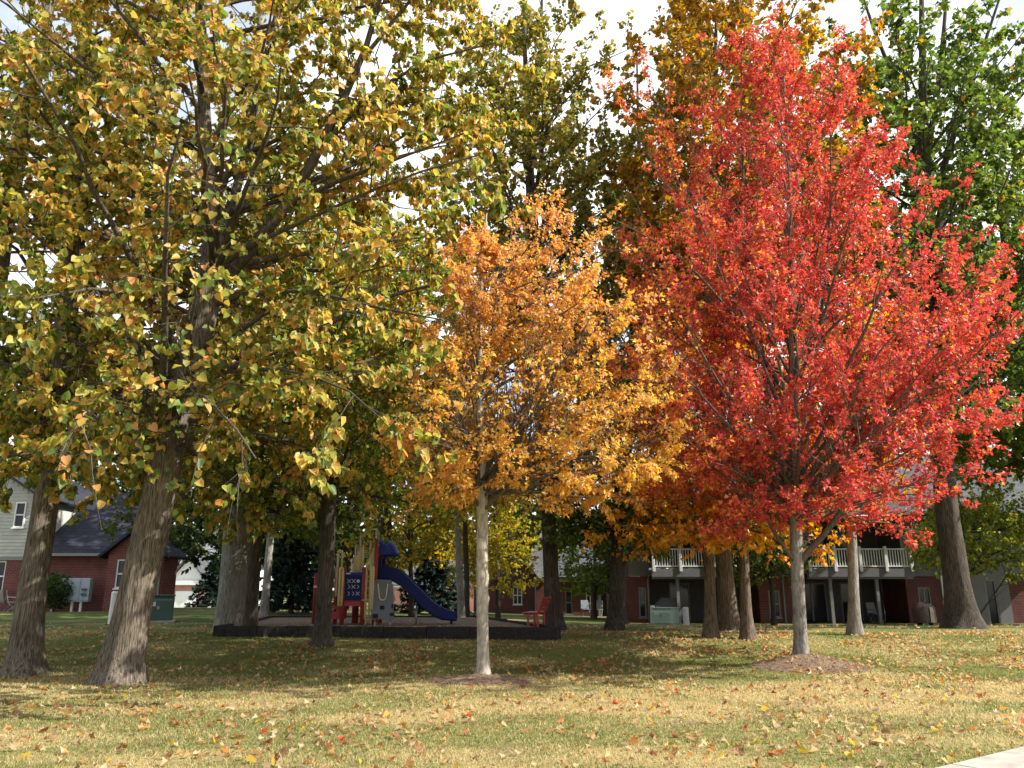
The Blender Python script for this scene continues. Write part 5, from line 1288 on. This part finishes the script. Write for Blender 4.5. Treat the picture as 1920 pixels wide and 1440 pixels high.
def patio_chair(label, px, d, rz, m, z=0):
    g = ground_pos(px, d); r = thing('patio_chair', label, 'chair', (g[0], g[1], g[2] + .02 + z), rz)
    MB().box(-.25, .25, -.25, .25, .40, .43, b=.01).build('seat', m, r); MB().add([(-.25, .24, .45), (.25, .24, .45), (.23, .36, .95), (-.23, .36, .95), (-.25, .27, .45), (.25, .27, .45), (.23, .39, .95), (-.23, .39, .95)], [(0, 1, 2, 3), (7, 6, 5, 4), (0, 4, 5, 1), (1, 5, 6, 2), (2, 6, 7, 3), (3, 7, 4, 0)]).build('backrest', m, r)
    for sx in (-.24, .24):
        MB().tube([(sx, -.24, 0), (sx, -.2, .62), (sx, .28, .64)], .016, 6).build('arm_frame', m, r); MB().tube([(sx, -.2, .41), (sx, .25, 0)], .016, 6).build('leg', m, r); MB().tube([(sx, .25, .41), (sx, -.1, .0)], .016, 6).build('leg', m, r)
patio_chair('folding metal chair beside the siding house wall', 6, 38.0, R(160), MET)
patio_chair('folding metal chair nearer the upright linden than its neighbour', 24, 37.6, R(120), MET)
patio_chair('grey patio chair by the low brick wing', 1099, 50.6, R(10), GREYP)
patio_chair('taupe patio chair beside the wing door', 1121, 50.6, R(-20), SIDING_T)
patio_chair('dark chair in the shaded patio behind a deck post', 1641, 40.8, R(10), TRIM_G)

# hydrant seen below the slide
def hydrant():
    r = thing('fire_hydrant', 'small red hydrant on the far lawn below the slide', 'hydrant', ground_pos(764, 70))
    MB().tube([(0, 0, -.1), (0, 0, .12), (0, 0, .13), (0, 0, .62), (0, 0, .64), (0, 0, .7), (0, 0, .82), (0, 0, .86)], [.19, .19, .14, .14, .18, .18, .1, .04], 14).build('barrel', RED, r); MB().tube([(-.25, 0, .5), (.25, 0, .5)], .07, 10).build('outlet', RED, r); MB().tube([(0, -.05, .48), (0, -.24, .48)], .085, 10).build('outlet', RED, r)
hydrant()
def far_road():
    mb = MB(); xs_ = [-90, -60, -40, -20, 0, 20, 60]
    m = mat('far_concrete_road', (.46, .44, .40), .9, .2, noise=.15, nscale=1)
    V = [(x, 76, gzf(x, 76) + .05) for x in xs_] + [(x, 83, gzf(x, 83) + .05) for x in xs_]; n = len(xs_)
    o = mb.add(V, [(i, i + 1, n + i + 1, n + i) for i in range(n - 1)]).build('road', m); tag(o, 'pale concrete street in front of the far garages', 'road', kind='structure')
far_road()

# ---------------------------------------------------------------- fallen leaves
def fallen():
    rg = np.random.default_rng(77); N = 34000
    d = 7.6 * (30.0 / 7.6) ** (rg.random(N) ** .72); x = (rg.random(N) * 2 - 1) * (d * .67 + .5)
    dens = sstep(.36, .62, fbm(x * .8, d * .9, 55, 3)) * (.20 + .8 * sstep(15, 19.5, d + x * .1)) + .07
    sd = (x - SWP.x) * SWN.x + (d - SWP.y) * SWN.y
    k = (rg.random(N) < dens * (1 - .7 * (d > 24.5))) & ((sd < -.02) | (rg.random(N) < .1))
    px1, px2 = xat(408, 22.5), xat(1046, 22.5)
    k &= ~((d > 21.8) & (d < 34) & (x > px1 - .3) & (x < px2 + .3) & (rg.random(N) < .6))
    x, d = x[k], d[k]; n = len(x)
    onbed = (d > 23.1) & (d < 32) & (x > px1 + .6) & (x < .1)
    z = np.where(onbed, ZM + .012, gz(x, d) + .022 + .012 * rg.random(n))
    between = (d > 21.6) & (d < 33.8) & (x > px1 - .5) & (x < px2 + .4) & ~onbed
    keep = ~between; x, d, z = x[keep], d[keep], z[keep]; n = len(x)
    P = np.stack([x, d, z], 1)
    C = np.array([[.44, .32, .18], [.46, .365, .21], [.46, .24, .09], [.30, .12, .05], [.48, .34, .06], [.20, .12, .06], [.55, .07, .04]])
    names = ['dry tan maple leaf curled on the lawn', 'pale bleached leaf lying on the lawn', 'orange maple leaf lying on the lawn', 'rust brown maple leaf lying on the lawn', 'yellow linden leaf lying on the lawn', 'dark brown crumpled leaf on the lawn', 'bright red maple leaf lying on the lawn']
    W = np.array([.32, .24, .19, .12, .05, .07, .01]); ci = rg.choice(7, n, p=W / W.sum())
    farr = rg.random(n) < .45 * sstep(15, 19, d); ci = np.where(farr, rg.choice([2, 3, 2, 0, 0], n), ci)
    cl = C[ci] * (.75 + .5 * rg.random(n))[:, None]
    a = rg.random(n) * 6.28; f = np.stack([np.cos(a), np.sin(a), .25 * rg.normal(size=n)], 1); nn = norm(np.array([0, 0, 1.]) + .6 * rg.normal(size=(n, 3)))
    sz = .052 + .06 * rg.random(n) ** 1.3; curl = .5 + 4.5 * rg.random(n)
    px, py, dep = project(P); vis = (px > 4) & (px < 1916) & (py > 4) & (py < 1436)
    order = np.argsort(-np.where(vis, sz / dep, 0))[:300]
    s_, f_, n_ = leaf_axes(f, nn); protos = {}
    for i in order:
        v = int(rg.integers(3)); key = (int(ci[i]), v)
        if key not in protos:
            V, faces = leaf_verts(np.zeros((1, 3)), np.array([[0, 1., 0]]), np.array([[0, 0, 1.]]), np.ones(1), 'heart' if ci[i] == 4 else 'maple', np.array([1 + 1.7 * v]))
            protos[key] = leaf_mesh('fallen_leaf', V, faces, C[ci[i]:ci[i] + 1] * (.85 + .15 * v))
        o = link('fallen_leaf', protos[key]); sdi = (P[i][0] - SWP.x) * SWN.x + (P[i][1] - SWP.y) * SWN.y
        zone = 'beside the concrete sidewalk' if sdi > -1.2 else 'near the leaning linden' if P[i][0] < -3.4 else 'near the orange maple' if P[i][0] < 2.2 else 'near the red maple'
        lab = names[ci[i]] + ' ' + zone; tag(o, lab, 'leaf', lab.replace('leaf', 'leaves'))
        M3 = Matrix(((s_[i][0], f_[i][0], n_[i][0]), (s_[i][1], f_[i][1], n_[i][1]), (s_[i][2], f_[i][2], n_[i][2])))
        o.matrix_world = Matrix.Translation(Vector(P[i])) @ (M3 * float(sz[i])).to_4x4()
    keep = np.ones(n, bool); keep[order] = False
    V, faces = leaf_verts(P[keep], f[keep], nn[keep], sz[keep] * 1.2, 'lobe', curl[keep])
    o = link('fallen_leaves', leaf_mesh('fallen_leaves', V, faces, cl[keep])); tag(o, 'scatter of fallen autumn leaves over the lawn beneath the trees', 'fallen leaves', kind='stuff')
fallen()
